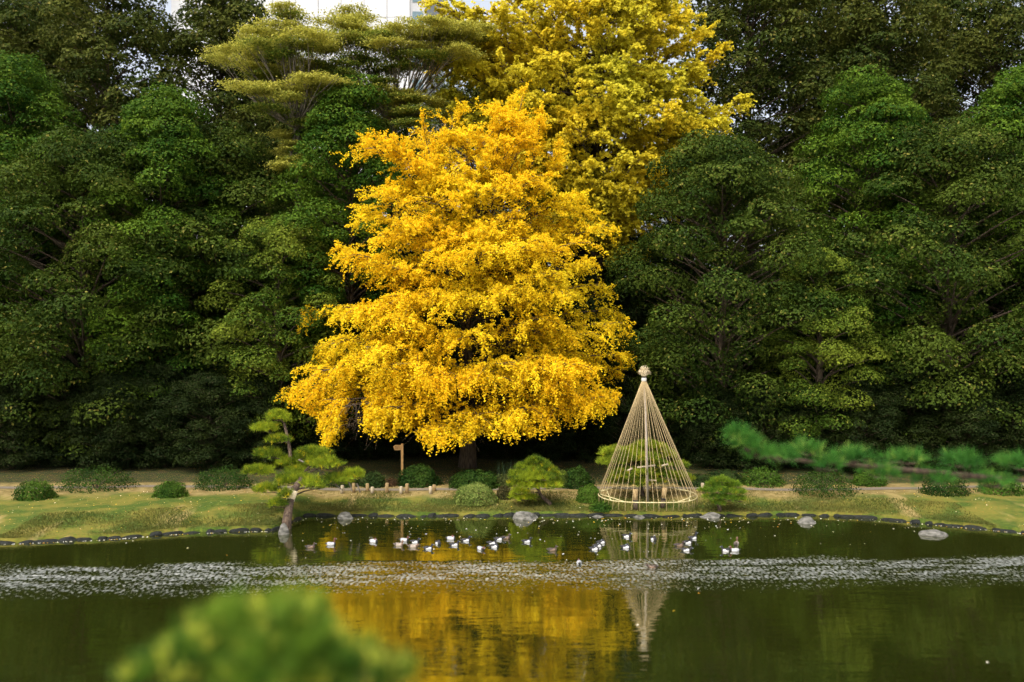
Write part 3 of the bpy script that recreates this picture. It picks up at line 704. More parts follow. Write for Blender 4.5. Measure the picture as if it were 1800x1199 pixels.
PINE = ((.055, .105, .008), (.33, .40, .018), (.55, .46, .02))
def pine(name, label, base, trunk, pads, seed, r0=.16, needle=.2, dens=46, cols=PINE, width=.016, per=15, limbs=None, group=None, twig_mat='greybark', tipp=.06):
    """trunk: list of points; pads: (centre, rx, ry, rz)"""
    global rng
    rng = np.random.default_rng(seed); random.seed(seed)
    base = Vector(base); T = thing(name, label, 'pine', base, group)
    tb = Tubes(); n = len(trunk)
    tb.tube(trunk, [r0 * (1 - .7 * i / max(1, n - 1)) for i in range(n)], 9, bump=.10); tb.build('trunk', M['pinebark'], T, base)
    lb = Tubes()
    for k, (c, rx, ry, rz) in enumerate(pads):
        c = Vector(c)
        s = min(trunk[1:], key=lambda p: (Vector(p) - c).length + max(0, Vector(p).z - c.z) * 2)
        mid = (Vector(s) + c) / 2 + Vector((random.gauss(0, .08), random.gauss(0, .08), .10))
        lb.tube(bez(s, mid, c - Vector((0, 0, rz * .4)), 6), [r0 * .2, r0 * .18, r0 * .16, r0 * .14, r0 * .11, r0 * .08, .008], 6, cap=False)
        for q in range(4):
            a = random.uniform(0, 6.28); e = c + Vector((math.cos(a) * rx * .7, math.sin(a) * ry * .7, -rz * .1))
            lb.tube(bez(c - Vector((0, 0, rz * .4)), (c + e) / 2 - Vector((0, 0, rz * .3)), e, 3), [.02, .016, .012, .006], 4, cap=False)
        m = max(30, int(dens * 3.2 * (rx * ry + rx * rz + ry * rz) / .5))
        u = unit(rng.normal(size=(m, 3))); u[:, 2] = np.where(u[:, 2] < -.2, -u[:, 2], u[:, 2])
        rr = rng.uniform(.45, 1.05, m)[:, None] * (1 + .28 * noise3(u * 3 + k, 1.5, k % 5))[:, None]
        p = u * rr * np.array([rx, ry, rz]); d = u * np.array([.8, .8, .6]) + np.array([0, 0, .75])
        f = np.clip(.45 + .45 * noise3(p + np.array(c), 2.0, seed % 4) + rng.normal(0, .25, m), 0, 1)
        C = colmix(m, cols[0], cols[1], f, .12); sel = rng.uniform(size=m) < tipp; C[sel] = cols[2]
        o = link('needle_pad', needle_mesh('needle_pad', p, d, needle, C, per, width), M['needle'], T, c - base); o['kind'] = 'stuff'
    lb.build('branches', M['pinebark'], T, base); return T

def pad(px, py, D, hw, hh): s = D / FPX; return (at(px, py, D), hw * s * .86, hw * s * .8, hh * s * .86)

# domed pine in the middle of the lawn
bp = gp(966, 888); dB = bp.y
pine('garden_pine', 'dome shaped pine with a curved trunk beside the large waterside boulder', bp,
     [bp + Vector((0, 0, -.15)), at(966, 885, dB), at(960, 879, dB), at(952, 873, dB), at(948, 866, dB), at(946, 852, dB), at(942, 835, dB), at(940, 818, dB)],
     [pad(942, 812, dB, 18, 10), pad(925, 822, dB, 20, 10), pad(955, 825, dB, 22, 10), pad(940, 832, dB - .4, 22, 10), pad(908, 836, dB, 18, 10), pad(972, 837, dB, 18, 9), pad(925, 843, dB - .6, 22, 10), pad(958, 841, dB - .6, 22, 10),
      pad(978, 850, dB, 14, 9), pad(905, 852, dB, 14, 10), pad(966, 856, dB - .6, 22, 9), pad(930, 856, dB - .5, 22, 10), pad(915, 866, dB - .3, 20, 9), pad(925, 877, dB - .2, 22, 9), pad(905, 874, dB, 12, 8), pad(944, 820, dB + .7, 26, 12), pad(935, 850, dB + .7, 34, 16)], 101, .12, .20, 52)
# clipped pine at the right
bq = gp(1265, 899); dQ = bq.y
pine('garden_pine', 'small rounded pine by the flat stone, right of the rope cone', bq,
     [bq + Vector((0, 0, -.2)), at(1265, 893, dQ), at(1263, 885, dQ), at(1266, 875, dQ), at(1268, 862, dQ), at(1270, 850, dQ)],
     [pad(1270, 846, dQ, 22, 8), pad(1255, 853, dQ, 18, 8), pad(1288, 854, dQ, 18, 8), pad(1240, 864, dQ, 14, 7), pad(1262, 864, dQ - .4, 20, 8), pad(1285, 866, dQ - .4, 18, 8), pad(1300, 866, dQ, 16, 8), pad(1252, 875, dQ - .2, 20, 7), pad(1278, 877, dQ - .3, 20, 7), pad(1300, 879, dQ, 16, 7), pad(1262, 885, dQ - .2, 16, 6), pad(1270, 860, dQ + .6, 28, 14)], 102, .11, .17, 52,
     ((.055, .125, .010), (.20, .29, .018), (.28, .28, .02)))
# leaning pine at the left corner of the bank
bl = at(503, 932, 37.7); bl.z = -.05; dL = 38.6
wrapA, wrapB = at(511, 876, dL), at(517, 861, dL)
lp = pine('leaning_pine', 'old leaning pine over the pond corner with a straw wrapped trunk', bl,
     [bl + Vector((0, 0, -.5)), at(504, 918, 37.9), at(508, 895, 38.2), at(511, 876, dL), at(517, 861, dL), at(525, 850, dL + .3), at(530, 843, dL + .6), at(527, 838, dL + 1), at(520, 838, dL + 1.4), at(512, 815, dL + 1.8), at(508, 780, dL + 2), at(500, 745, dL + 2.2)],
     [pad(548, 799, dL + 2, 34, 14), pad(558, 808, dL + 1.6, 22, 8), pad(572, 818, dL + 1.2, 32, 14), pad(555, 816, dL + 1.5, 22, 8), pad(510, 815, dL + 2, 30, 13), pad(520, 828, dL + 1.6, 22, 9), pad(518, 843, dL + 1, 34, 14), pad(505, 850, dL + .6, 22, 10), pad(548, 852, dL + .6, 30, 13), pad(560, 856, dL + 1.2, 18, 9),
      pad(592, 845, dL + 1.2, 30, 12), pad(605, 848, dL + 1.8, 18, 9), pad(622, 838, dL + 1.6, 20, 15), pad(501, 872, dL - .4, 12, 14), pad(490, 775, dL + 2, 24, 11), pad(488, 735, dL + 2.2, 22, 14), pad(465, 755, dL + 2, 26, 11), pad(470, 800, dL + 2, 28, 12), pad(455, 830, dL + 1.6, 30, 12), pad(470, 862, dL + 1, 28, 12), pad(488, 888, dL - .4, 18, 10)], 103, .20, .22, 62)
tw = Tubes(); tw.tube([wrapA - (wrapB - wrapA) * .15, wrapA.lerp(wrapB, .5), wrapB], [.185, .185, .165], 12); w_ = tw.build('straw_wrap', M['straw'], lp, bl)
tt = Tubes(); tt.tube([wrapA - (wrapB - wrapA) * .2, wrapA - (wrapB - wrapA) * .08], [.195, .195], 12); tt.build('wrap_tie', M['white'], lp, bl)
bb = Tubes()
for a, b, c in (((525, 808), (560, 825), (580, 838)), ((585, 845), (592, 855), (603, 862)), ((612, 845), (617, 855), (619, 864)), ((627, 850), (631, 858), (633, 866)), ((560, 836), (572, 838), (590, 850))):
    bb.tube(bez(at(*a, dL + 1.6), at(*b, dL + 1.5), at(*c, dL + 1.5), 6), [.045, .042, .04, .035, .03, .026, .02], 6)
bb.build('bare_branches', M['greybark'], lp, bl)

# pine inside the rope cone
bc = gp(1128, 872); dC = bc.y
yp = pine('garden_pine', 'layered pine propped on poles inside the straw rope cone', bc,
     [bc + Vector((0, 0, -.15)), at(1128, 866, dC), at(1126, 852, dC), at(1130, 838, dC), at(1136, 822, dC), at(1140, 805, dC), at(1142, 792, dC)],
     [pad(1140, 785, dC, 28, 11), pad(1118, 793, dC, 21, 10), pad(1160, 793, dC, 21, 10), pad(1085, 797, dC - .3, 33, 11), pad(1078, 813, dC - .5, 30, 11), pad(1105, 805, dC - .5, 26, 10), pad(1135, 806, dC - .6, 28, 11), pad(1175, 803, dC, 19, 8), pad(1195, 819, dC + .2, 17, 7), pad(1155, 817, dC - .5, 26, 8),
      pad(1090, 829, dC - .6, 24, 8), pad(1098, 838, dC - .7, 28, 8), pad(1130, 832, dC - .8, 26, 10), pad(1160, 835, dC - .4, 26, 8), pad(1190, 838, dC, 24, 8), pad(1205, 842, dC + .3, 17, 7), pad(1125, 850, dC - .9, 19, 10), pad(1085, 846, dC - .3, 21, 7), pad(1150, 846, dC - .6, 21, 7)], 104, .13, .20, 85,
     ((.08, .14, .012), (.34, .40, .024), (.50, .42, .03)))
def stick(name, label, pts, r, mat, cat='prop pole', sides=8, group=None):
    b = Vector(pts[0]); t = Tubes(); t.tube(pts, r, sides); o = t.build(name, M[mat], None, b); o.location = b
    return tag(o, label, cat, group)
for (a, b, lab) in (((1102, 828), (1112, 823), 'short pale pole tied under the left boughs in the rope cone'), ((1120, 822), (1152, 818), 'long pale pole tied across the trunk in the rope cone'), ((1163, 819), (1174, 816), 'short pale pole tied under the right boughs in the rope cone'), ((1139, 844), (1154, 845), 'low pale pole crossing below the boughs in the rope cone')):
    stick('support_pole', lab, [at(*a, dC - 1.0), at(*b, dC - 1.0)], .045, 'palestake', group='poles tied in the coned pine')
def stump(label, a, b, dd):
    A = at(*a, dd); B = at(*b, dd); A.z = float(ground_z(A.x, A.y)) - .05; T = thing('prop_post', label, 'post', A)
    t = Tubes(); t.tube([A, A.lerp(B, .55)], [.115, .105], 10); t.build('post', M['bark'], T, A)
    t = Tubes(); t.tube([A.lerp(B, .5), B], [.12, .115], 10); t.build('straw_wrap', M['stake'], T, A)
    t = Tubes(); t.tube([A.lerp(B, .45), A.lerp(B, .52)], [.125, .125], 10); t.build('tie', M['tie'], T, A)
stump('straw wrapped post at the left foot of the coned pine', (1117, 883), (1117, 860), 40.9)
stump('leaning straw wrapped post at the right foot of the coned pine', (1164, 878), (1169, 857), 41.3)

# ------------------------------------------------------------------ straw rope cone (snow guard)
ringZ = float(ground_z(8.9, 42)) + .42
cc = at(1138, 0, 42.2); RR = 2.27
cc.z = float(ground_z(cc.x, cc.y)); top = Vector((at(1132, 0, 42.2).x, 42.2, at(0, 667, 42.2).z))
cone = thing('rope_cone', 'tall cone of straw ropes tied from a tufted pole to a bamboo ring', 'snow guard', cc)
t = Tubes(); t.tube([Vector((cc.x + .02, cc.y, cc.z - .2)), top.lerp(cc, .5) + Vector((.04, 0, 0)), top + Vector((0, 0, .15))], [.06, .055, .045], 9); t.build('centre_pole', M['greypole'], cone, cc)
ring_c = Vector((cc.x, cc.y, ringZ))
def rp(a, r=RR): return Vector((ring_c.x + math.cos(a) * r, ring_c.y + math.sin(a) * r * .98, ring_c.z + .03 * math.sin(3 * a)))
for k in range(8):
    t = Tubes(); a0 = k * math.pi / 4; t.tube([rp(a0 + math.pi / 4 * q / 6 * 1.08) for q in range(7)], .022, 7); t.build('ring_rod', M['bamboo'], cone, cc)
for k in range(46):
    a = 2 * math.pi * (k + .35 * random.random()) / 46
    e = rp(a, RR + .01); s = top + Vector((math.cos(a) * .06, math.sin(a) * .06, random.uniform(-.02, .03)))
    mid = (s + e) / 2 - Vector((0, 0, .05)); foot = e + Vector((random.uniform(-.05, .05), random.uniform(-.04, .04), -.33 - random.uniform(0, .08)))
    t = Tubes(); t.tube(bez(s, mid, e, 4) + [foot], .0095, 4); t.build('rope', M['rope'], cone, cc)
for k, (a, b) in enumerate(((2.75, 2.0), (3.75, 2.5), (5.55, .3 + 2 * math.pi), (.4, 1.25), (4.1, 3.3), (5.2, 6.0))):
    A = rp(a, RR - .03); B = rp(b, RR - .03) + Vector((0, 0, .1)); t = Tubes(); t.tube([A, B], .022, 6); t.build('brace_rod', M['bamboo'], cone, cc)
t = Tubes(); t.tube([top + Vector((0, 0, -.08)), top + Vector((0, 0, .02)), top + Vector((0, 0, .08))], [.115, .125, .11], 14); t.build('white_band', M['white'], cone, cc)
t = Tubes(); t.tube([top + Vector((0, 0, .085)), top + Vector((0, 0, .15))], [.105, .10], 14); t.build('dark_tie', M['tie'], cone, cc)
rng = np.random.default_rng(5); V = []; F = []
for k in range(900):                                    # straw tuft bends outwards at the top
    a = rng.uniform(0, 6.28); q = rng.uniform(.2, 1); L = rng.uniform(.26, .62)
    b = len(V); c0 = np.array([math.cos(a) * .08, math.sin(a) * .08, .12])
    for tt_ in (0, .4, .75, 1):
        rr = .07 + q * .25 * tt_ ** .8 + .05 * tt_ * math.sin(a * 3 + 1); z = .12 + L * (tt_ - .62 * q * tt_ ** 3); w = .008
        V.append((top.x - cc.x + math.cos(a) * rr - math.sin(a) * w, top.y - cc.y + math.sin(a) * rr + math.cos(a) * w, top.z - cc.z + z))
        V.append((top.x - cc.x + math.cos(a) * rr + math.sin(a) * w, top.y - cc.y + math.sin(a) * rr - math.cos(a) * w, top.z - cc.z + z))
    for q_ in range(3): F.append((b + 2 * q_, b + 2 * q_ + 1, b + 2 * q_ + 3, b + 2 * q_ + 2))
o = link('straw_tuft', raw_mesh('straw_tuft', V, F), M['straw'], cone); o['kind'] = 'stuff'

# ------------------------------------------------------------------ signpost and stakes
sp = gp(707, 846); dS = sp.y
sign = thing('signpost', 'wooden signpost with an arrow board pointing left above the dark shrub', 'sign', sp)
hS = at(0, 780, dS).z - sp.z
def lbox(name, lo, hi, mat, parent): return box(name, lo, hi, M[mat], parent)
lbox('post', (-.06, -.06, -.3), (.06, .06, hS), 'signwood', sign)
zb = hS - .33
V = [(-.065, 0, zb), (-.065, 0, zb + .27), (-.36, 0, zb + .27), (-.46, 0, zb + .20), (-.40, 0, zb)]
V2 = [(x, -.05, z) for x, y, z in V] + [(x, -.01, z) for x, y, z in V]
F = [(0, 1, 2, 3, 4)[::-1], (5, 6, 7, 8, 9)] + [(i, (i + 1) % 5, 5 + (i + 1) % 5, 5 + i) for i in range(5)]
bo = link('arrow_board', raw_mesh('arrow_board', V2, F, False), M['signwood'], sign)
mk = []
V = []; F = []
for q, x in enumerate((-.335, -.275, -.215, -.155)):     # weathered, unreadable characters burnt into the board
    for dz, w in ((.05, .034), (.11, .036), (.165, .028)):
        b = len(V); z = zb + .035 + dz; V += [(x - w / 2, -.054, z), (x + w / 2, -.054, z), (x + w / 2, -.054, z + .014), (x - w / 2, -.054, z + .014)]; F.append((b, b + 1, b + 2, b + 3))
    b = len(V); z = zb + .06; V += [(x - .007, -.0545, z), (x + .007, -.0545, z), (x + .007, -.0545, z + .16), (x - .007, -.0545, z + .16)]; F.append((b, b + 1, b + 2, b + 3))
link('lettering', raw_mesh('lettering', V, F, False), M['ink'], bo)

stk = [(601, 867, 14, 'palestake', 'pale short stake under the left pine branch'), (622, 866, 17, 'stake', 'brown stake just right of the left pine branch'), (646, 864, 14, 'stake', 'thin brown stake in front of the dim loose shrub'),
       (654, 868, 12, 'palestake', 'pale low stake beside the thin brown stake'), (680, 867, 18, 'stake', 'tall brown stake left of the signpost'), (705, 868, 13, 'palestake', 'low pale stake below the signpost'),
       (715, 867, 17, 'stake', 'tall brown stake in front of the dark round shrub'), (757, 868, 13, 'palestake', 'whitish stake right of the dark round shrub'), (763, 863, 11, 'stake', 'reddish brown stake behind the whitish one'),
       (1147, 862, 12, 'stake', 'brown stake seen through the rope cone'), (1235, 860, 11, 'palestake', 'pale stake right behind the rope cone')]
for i, (px, pyb, h, mt, lab) in enumerate(stk):
    p = gp(px, pyb); hh = h * p.y / FPX; random.seed(i); le = random.uniform(-.03, .03)
    t = Tubes(); r = .085 if mt == 'palestake' else .09
    t.tube([Vector((0, 0, -.1)), Vector((le * .5, 0, hh * .5)), Vector((le, 0, hh - .015)), Vector((le, 0, hh))], [r, r * .97, r * .95, r * .8], 12)
    o = t.build('path_stake', M[mt]); o.location = p; o.rotation_euler[2] = i; tag(o, lab, 'stake', 'stakes along the path')

# ------------------------------------------------------------------ rocks and edging
def rock_mesh(name, rx, ry, rz, seed, sub=3):
    import bmesh
    r = np.random.default_rng(seed); bm = bmesh.new(); bmesh.ops.create_icosphere(bm, subdivisions=sub, radius=1)
    off = r.uniform(-9, 9, 3); P = np.array([v.co[:] for v in bm.verts])
    cuts = [(unit(r.normal(size=3) + np.array([0, 0, .3])), r.uniform(.5, .82)) for _ in range(11)]
    Q = P.copy()
    for nrm_, dd in cuts:
        h = Q @ nrm_; Q = Q - np.maximum(h - dd, 0)[:, None] * nrm_ * .85
    Q = Q * (1 + .07 * noise3(P * 2 + off, 1.5, seed % 5) + .035 * noise3(P * 5 + off, 1.6, 2))[:, None]
    for v, q in zip(bm.verts, Q): v.co = (q[0] * rx, q[1] * ry, q[2] * rz)
    me = bpy.data.meshes.new(name); bm.to_mesh(me); bm.free()
    me.polygons.foreach_set('use_smooth', [sub > 2] * len(me.polygons)); return me
for i, (px, y, w, h, lab) in enumerate([(605, 911, 35, 15, 'rounded grey boulder at the waterline below the left lawn'), (927, 911, 56, 19, 'large grey boulder at the waterline below the domed pine'), (1051, 909, 24, 7, 'low flat stone at the waterline below the ball shrub'),
        (1123, 910, 24, 8, 'pale small stone at the waterline below the rope cone'), (1248, 909, 42, 12, 'flat grey slab stone at the waterline by the clipped pine'), (497, 938, 26, 26, 'grey rock at the foot of the leaning pine'), (1420, 919, 44, 14, 'grey boulder on the right stretch of shore'), (1640, 940, 50, 16, 'grey boulder at the right end of the shore')]):
    D = H * FPX / (y - 599.5); p = at(px, y, D); s = D / FPX
    o = link('boulder', rock_mesh('boulder', w / 2 * s, w / 2.4 * s, h * s * .95, 200 + i), M['rock']); o.location = (p.x, p.y, -.05); tag(o, lab, 'boulder', 'boulders along the shore')
edging = thing('pond_edging', 'low edging of dark wet stones along the far shore of the pond', 'stone edging', (0, 40.5, 0))
edge_meshes = []
for k in range(8):
    me = rock_mesh('stone', 1, 1, 1, 300 + k, 2); me.materials.append(M['edgestone']); edge_meshes.append(me)
random.seed(3); x = -24.0; cnt = 0; prev = None
pts = []
xs = np.arange(-25, 25, .02); ys = edge_y(xs); acc = 0; nxt = 0
for i in range(len(xs) - 1):
    acc += math.hypot(xs[i + 1] - xs[i], ys[i + 1] - ys[i])
    if acc >= nxt:
        w = random.uniform(.2, .6); pts.append((xs[i], ys[i], w, math.atan2(ys[i + 1] - ys[i], xs[i + 1] - xs[i]))); nxt = acc + w * 1.5
for (x, y, w, a) in pts:
    o = link('stone', random.choice(edge_meshes), None, edging, (x, y - .03 + random.uniform(-.05, .03) - 40.5, random.uniform(-.03, .0)))
    o.scale = (w, random.uniform(.18, .28), random.uniform(.13, .19)); o.rotation_euler = (0, 0, a + random.uniform(-.08, .08))

# ------------------------------------------------------------------ ducks
def duck_mesh(kind, pose, seed):
    import bmesh
    bm = bmesh.new()
    def ell(c, r, ry=0):
        mtx = Matrix.Translation(c) @ Matrix.Rotation(ry, 4, 'Y') @ Matrix.Diagonal((*r, 1))
        bmesh.ops.create_icosphere(bm, subdivisions=3, radius=1, matrix=mtx)
    ell((0, 0, .035), (.165, .088, .070)); ell((.075, 0, .045), (.085, .078, .066)); ell((-.15, 0, .055), (.075, .045, .026), .35)
    ell((-.05, 0, .07), (.11, .075, .045), .08)
    if pose == 'swim': neck = [(.115, 0, .09), (.125, 0, .125)]; hd = (.138, 0, .158); bill = ((.188, 0, .150), (.036, .017, .010))
    elif pose == 'tall': neck = [(.11, 0, .09), (.118, 0, .14), (.12, 0, .185)]; hd = (.135, 0, .225); bill = ((.185, 0, .218), (.036, .017, .010))
    elif pose == 'low': neck = [(.13, 0, .07), (.16, 0, .085)]; hd = (.185, 0, .10); bill = ((.235, 0, .088), (.036, .017, .010))
    else: neck = [(.09, 0, .095)]; hd = (.06, .012, .128); bill = ((.015, .02, .115), (.034, .016, .010))       # asleep, head laid back
    for c in neck: ell(c, (.036, .033, .036))
    ell(hd, (.043, .035, .037)); ell((hd[0] - .006, hd[1], hd[2] + .012), (.032, .028, .03)); ell(*bill)
    me = bpy.data.meshes.new('body'); bm.to_mesh(me); bm.free()
    o = bpy.data.objects.new('t', me); col.objects.link(o)
    md_ = o.modifiers.new('r', 'REMESH'); md_.mode = 'VOXEL'; md_.voxel_size = .0095
    sm = o.modifiers.new('s', 'SMOOTH'); sm.iterations = 3; sm.factor = .5
    dg = bpy.context.evaluated_depsgraph_get(); me2 = bpy.data.meshes.new_from_object(o.evaluated_get(dg))
    bpy.data.objects.remove(o); bpy.data.meshes.remove(me)
    me2.name = 'duck'; me2.polygons.foreach_set('use_smooth', [True] * len(me2.polygons))
    n = len(me2.vertices); P = np.zeros(n * 3, np.float32); me2.vertices.foreach_get('co', P); P = P.reshape(-1, 3)
    pal = {'tufted': dict(back=(.012, .011, .012), flank=(.58, .57, .56), head=(.010, .009, .014), breast=(.012, .010, .010), tail=(.012, .011, .011), bill=(.28, .33, .38)),
           'hen': dict(back=(.045, .026, .014), flank=(.16, .10, .06), head=(.045, .024, .012), breast=(.06, .035, .02), tail=(.03, .02, .012), bill=(.20, .22, .25)),
           'pochard': dict(back=(.36, .36, .36), flank=(.44, .43, .43), head=(.11, .032, .014), breast=(.02, .016, .014), tail=(.02, .018, .017), bill=(.25, .28, .32)),
           'palehen': dict(back=(.24, .19, .15), flank=(.36, .29, .23), head=(.14, .075, .04), breast=(.15, .09, .055), tail=(.08, .06, .045), bill=(.2, .2, .22))}[kind]
    C = np.zeros((n, 4), np.float32); C[:, 3] = 1
    C[:, :3] = pal['flank']
    C[P[:, 2] > .066 + .02 * np.sin(P[:, 0] * 30), :3] = pal['back']; C[(P[:, 0] < -.09), :3] = pal['tail'] if kind != 'pochard' else pal['back']; C[P[:, 0] < -.145, :3] = pal['tail']
    C[(P[:, 0] > .105) & (P[:, 2] < .10), :3] = pal['breast']
    hv = np.array(hd); dh = np.linalg.norm(P - hv, axis=1)
    ish = (dh < .055) & (P[:, 2] > (.09 if pose == 'sleep' else (.07 if pose == 'low' else .112)))
    if pose in ('swim', 'tall'): ish |= (P[:, 2] > .105) & (P[:, 0] > .06)
    C[ish, :3] = pal['head']
    bd = np.abs(P - np.array(bill[0])); C[(bd[:, 0] < .036) & (bd[:, 1] < .02) & (bd[:, 2] < .016) & (np.linalg.norm(P - hv, axis=1) > .043), :3] = pal['bill']
    ca = me2.attributes.new('Col', 'FLOAT_COLOR', 'POINT'); ca.data.foreach_set('color', C.ravel())
    me2.materials.clear(); me2.materials.append(M['feather']); return me2
def feather():
    m, nt, N, L, p = newmat('feathers'); a = N.new('ShaderNodeAttribute'); a.attribute_name = 'Col'
    nz = N.new('ShaderNodeTexNoise'); nz.inputs['Scale'].default_value = 60
    mx = N.new('ShaderNodeMix'); mx.data_type = 'RGBA'; mx.blend_type = 'MULTIPLY'; mx.inputs[0].default_value = .25
    L.new(a.outputs['Color'], mx.inputs[6]); L.new(nz.outputs['Fac'], mx.inputs[7]); L.new(mx.outputs[2], p.inputs['Base Color'])
    p.inputs['Roughness'].default_value = .6; return m
M['feather'] = feather()
dcache = {}
def duck(px, py, kind, pose, head, label, s=1.0):
    if (kind, pose) not in dcache: dcache[(kind, pose)] = duck_mesh(kind, pose, 1)
    D = H * FPX / (py - 599.5); p = at(px, py, D)
    o = bpy.data.objects.new('duck', dcache[(kind, pose)]); col.objects.link(o)
    o.location = (p.x, p.y, -.005); o.rotation_euler[2] = R(head); o.scale = (s * 1.06,) * 3
    tag(o, label, 'duck', 'ducks on the pond')
for d in [
    (546, 963, 'hen', 'swim', 5, 'brown duck swimming alone nearest the left pine'),
    (582, 958, 'pochard', 'tall', 10, 'pale duck with its red-brown neck stretched up, second from the left pine'),
    (657, 953, 'pochard', 'sleep', -20, 'pale sleeping duck in the gap between the left pair and the main flock'),
    (711, 951, 'pochard', 'swim', -10, 'pale duck with a red-brown head at the back of the left cluster'),
    (730, 954, 'tufted', 'swim', -15, 'black duck just right of the red-headed pale duck in the left cluster'),
    (701, 959, 'palehen', 'swim', 0, 'grey-brown duck with a brown head at the left edge of the left cluster'),
    (726, 962, 'palehen', 'low', 0, 'brownish pale duck holding its head low in the left cluster'),
    (753, 965, 'tufted', 'swim', 5, 'black and white duck at the front right of the left cluster'),
    (770, 956, 'tufted', 'sleep', -60, 'small black and white duck seen end-on, right of the left cluster'),
    (793, 948, 'pochard', 'sleep', 0, 'pale sleeping duck farthest back in the middle of the flock'),
    (799, 959, 'tufted', 'swim', 0, 'black and white duck in front of the pale sleeping one in mid flock'),
    (819, 951, 'tufted', 'swim', 5, 'black and white duck just right of the pale sleeping one in mid flock'),
    (845, 966, 'pochard', 'low', -50, 'pale duck with its red-brown head tucked down, front of mid flock'),
    (869, 962, 'tufted', 'sleep', -10, 'large looking white-flanked duck with its head laid back, front of a touching pair'),
    (865, 956, 'tufted', 'swim', 0, 'black duck just behind the white-flanked duck of the touching pair'),
    (877, 949, 'tufted', 'low', 0, 'black-headed duck trailing a wake behind the touching pair'),
    (889, 947, 'hen', 'swim', 0, 'brown duck farthest back below the large boulder'),
    (926, 953, 'tufted', 'swim', 5, 'white-flanked duck alone below the large boulder'),
    (971, 968, 'hen', 'swim', 0, 'brown duck alone to the right of the white-flanked one below the boulder'),
    (1018, 991, 'pochard', 'sleep', 90, 'round white duck nearest to the ruffled belt of water'),
    (1102, 944, 'tufted', 'swim', -30, 'black and white duck at the back below the rope cone'),
    (1149, 949, 'tufted', 'sleep', -70, 'small dark duck seen end-on under the rope cone reflection'),
    (1057, 955, 'tufted', 'sleep', 10, 'white-flanked sleeping duck, rearmost of the close three'),
    (1051, 961, 'tufted', 'sleep', 5, 'white-flanked sleeping duck, middle of the close three'),
    (1045, 966, 'tufted', 'sleep', 0, 'white-flanked sleeping duck, foremost of the close three'),
    (1100, 963, 'tufted', 'sleep', -5, 'white-flanked sleeping duck alone right of the close three'),
    (1147, 998, 'hen', 'low', 178, 'brown duck at the edge of the ruffled water facing left'),
    (1218, 947, 'tufted', 'tall', 15, 'tall necked black duck at the back of the right cluster'),
    (1209, 955, 'tufted', 'swim', 0, 'white-flanked duck in the middle of the right cluster'),
    (1194, 960, 'hen', 'swim', 0, 'brown duck at the left of the right cluster'),
    (1206, 968, 'tufted', 'low', -5, 'black duck low in the water in front of the right cluster'),
    (1294, 957, 'palehen', 'tall', 60, 'pale brown duck behind the red-headed one by the pine bough'),
    (1276, 969, 'tufted', 'swim', 170, 'black and white duck beside the red-headed one by the pine bough'),
    (1291, 969, 'pochard', 'swim', 175, 'pale duck with a red head below the near pine bough')]:
    duck(*d)

# ------------------------------------------------------------------ fallen leaves, grass
rng = np.random.default_rng(71)
n = 520; X = rng.uniform(-22, 22, n); Yv = 40.2 - rng.exponential(1.5, n) ** 1.05; Yv = np.minimum(Yv, edge_y(X) - .3)
far_n = 16; X[:far_n] = rng.uniform(-14, 14, far_n); Yv[:far_n] = rng.uniform(22, 36, far_n)
P = np.stack([X, Yv, np.full(n, .006)], 1); nr = rng.normal(0, .06, (n, 3)); nr[:, 2] = 1
pal = np.array([(.75, .70, .55), (.80, .78, .72), (.70, .45, .03), (.60, .55, .30), (.55, .25, .03)])
C = pal[rng.choice(5, n, p=[.38, .27, .17, .12, .06])]
o = link('floating_leaves', leaf_mesh('floating_leaves', P, nr, rng.uniform(.03, .10, n), C, .8), M['litter'])
tag(o, 'scattered fallen leaves floating on the pond near the far shore', 'leaves', kind='stuff')
n = 1500; X = rng.uniform(-22, 22, n); Yv = edge_y(X) + .1 + rng.uniform(0, 1, n) ** .8 * 9
P = np.stack([X, Yv, ground_z(X, Yv) + .015], 1); nr = rng.normal(0, .3, (n, 3)); nr[:, 2] = 1
pal = np.array([(.70, .45, .04), (.60, .42, .18), (.45, .24, .06), (.72, .60, .40)]); C = pal[rng.choice(4, n)]
o = link('fallen_leaves', leaf_mesh('fallen_leaves', P, nr, rng.uniform(.04, .08, n), C, .8), M['litter'])
tag(o, 'yellow and brown leaves scattered over the lawn', 'leaves', kind='stuff')
n = 80000; X = rng.uniform(-20, 20, n); Yv = edge_y(X) + .02 + rng.uniform(0, 1, n) ** 1.3 * 3.6
keep = noise3(np.stack([X, Yv, X * 0], 1), .9, 4) + rng.normal(0, .35, n) > -.15; X = X[keep]; Yv = Yv[keep]; n = len(X)
P = np.stack([X, Yv, ground_z(X, Yv) + .012], 1); dd = rng.normal(0, .35, (n, 3)); dd[:, 2] = 1
f = np.clip(.5 + .6 * noise3(P, .8, 3) + rng.normal(0, .2, n), 0, 1)
C = colmix(n, (.045, .08, .012), (.145, .13, .028), f, .15)
o = link('grass', needle_mesh('grass', P, dd, .085, C, 1, .024, .3), M['soft'])
tag(o, 'short mossy grass on the bank sloping to the pond', 'grass', kind='stuff')

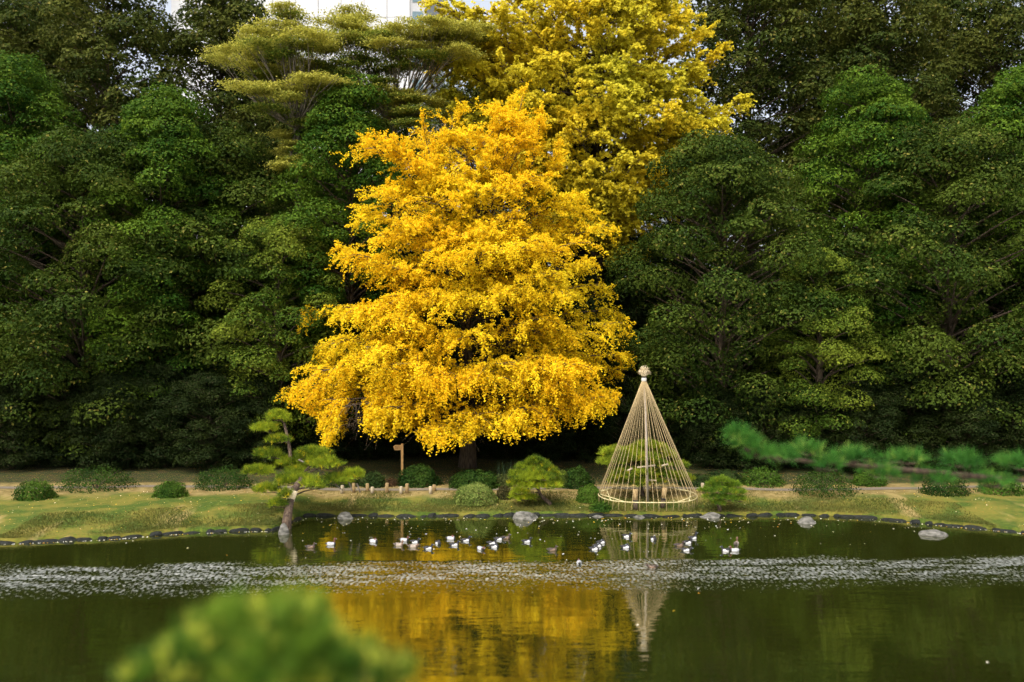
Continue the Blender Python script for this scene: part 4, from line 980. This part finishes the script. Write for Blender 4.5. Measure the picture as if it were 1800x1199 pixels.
# ------------------------------------------------------------------ near pines on the viewing mound (out of focus)
NG = ((.016, .070, .008), (.17, .28, .022), (.60, .62, .08))
bn = Vector((-1.75, 5.6, float(ground_z(-1.75, 5.6))))
pine('mound_pine', 'out of focus green pine top in the bottom left corner', bn,
     [bn - Vector((0, 0, .2)), bn + Vector((.05, 0, .3)), bn + Vector((.1, 0, .8)), bn + Vector((.2, 0, 1.4))],
     [(at(540, 1110, 5.4), .20, .25, .16), (at(505, 1150, 5.3), .25, .25, .2), (at(560, 1165, 5.2), .2, .2, .15), (at(640, 1180, 5.2), .16, .2, .09), (at(690, 1195, 5.1), .10, .15, .07), (at(470, 1110, 5.6), .2, .25, .16), (at(430, 1170, 5.4), .25, .3, .2), (at(585, 1205, 5.2), .25, .2, .14), (at(515, 1085, 5.6), .12, .15, .10), (at(400, 1110, 5.6), .22, .25, .16), (at(350, 1160, 5.5), .25, .3, .18), (at(290, 1195, 5.4), .25, .3, .14), (at(480, 1205, 5.2), .3, .3, .16)],
     111, .05, .15, 60, NG, .010, 18, tipp=.12)
bm_ = Vector((10.4, 17.6, float(ground_z(10.4, 17.6))))
bough = [(1310, 786, 13.6, .22, .15), (1296, 768, 13.6, .15, .12), (1335, 800, 13.7, .24, .14), (1375, 806, 13.9, .28, .13), (1420, 795, 14.1, .26, .14), (1455, 822, 14, .3, .13), (1500, 806, 14.2, .3, .15), (1545, 835, 14.2, .3, .14), (1590, 810, 14.4, .32, .15), (1640, 845, 14.4, .32, .14), (1690, 815, 14.5, .34, .16), (1745, 850, 14.5, .34, .15), (1790, 820, 14.6, .34, .16)]
bough = [(a, b, c * 1.22, d * 1.2, e * 1.0) for a, b, c, d, e in bough]
pine('shore_pine', 'out of focus green pine bough reaching in from the right over the pond', bm_,
     [bm_ - Vector((0, 0, .3)), bm_ + Vector((.1, 0, 2)), at(1850, 850, 17.7), at(1700, 836, 17.6), at(1550, 822, 17.4), at(1440, 812, 17.2), at(1360, 806, 16.8), at(1315, 796, 16.6)],
     [(at(a, b, c), rx, rx, rz) for a, b, c, rx, rz in bough], 112, .08, .25, 26, ((.025, .11, .015), (.09, .25, .03), (.20, .32, .05)), .012, 16, tipp=.12)
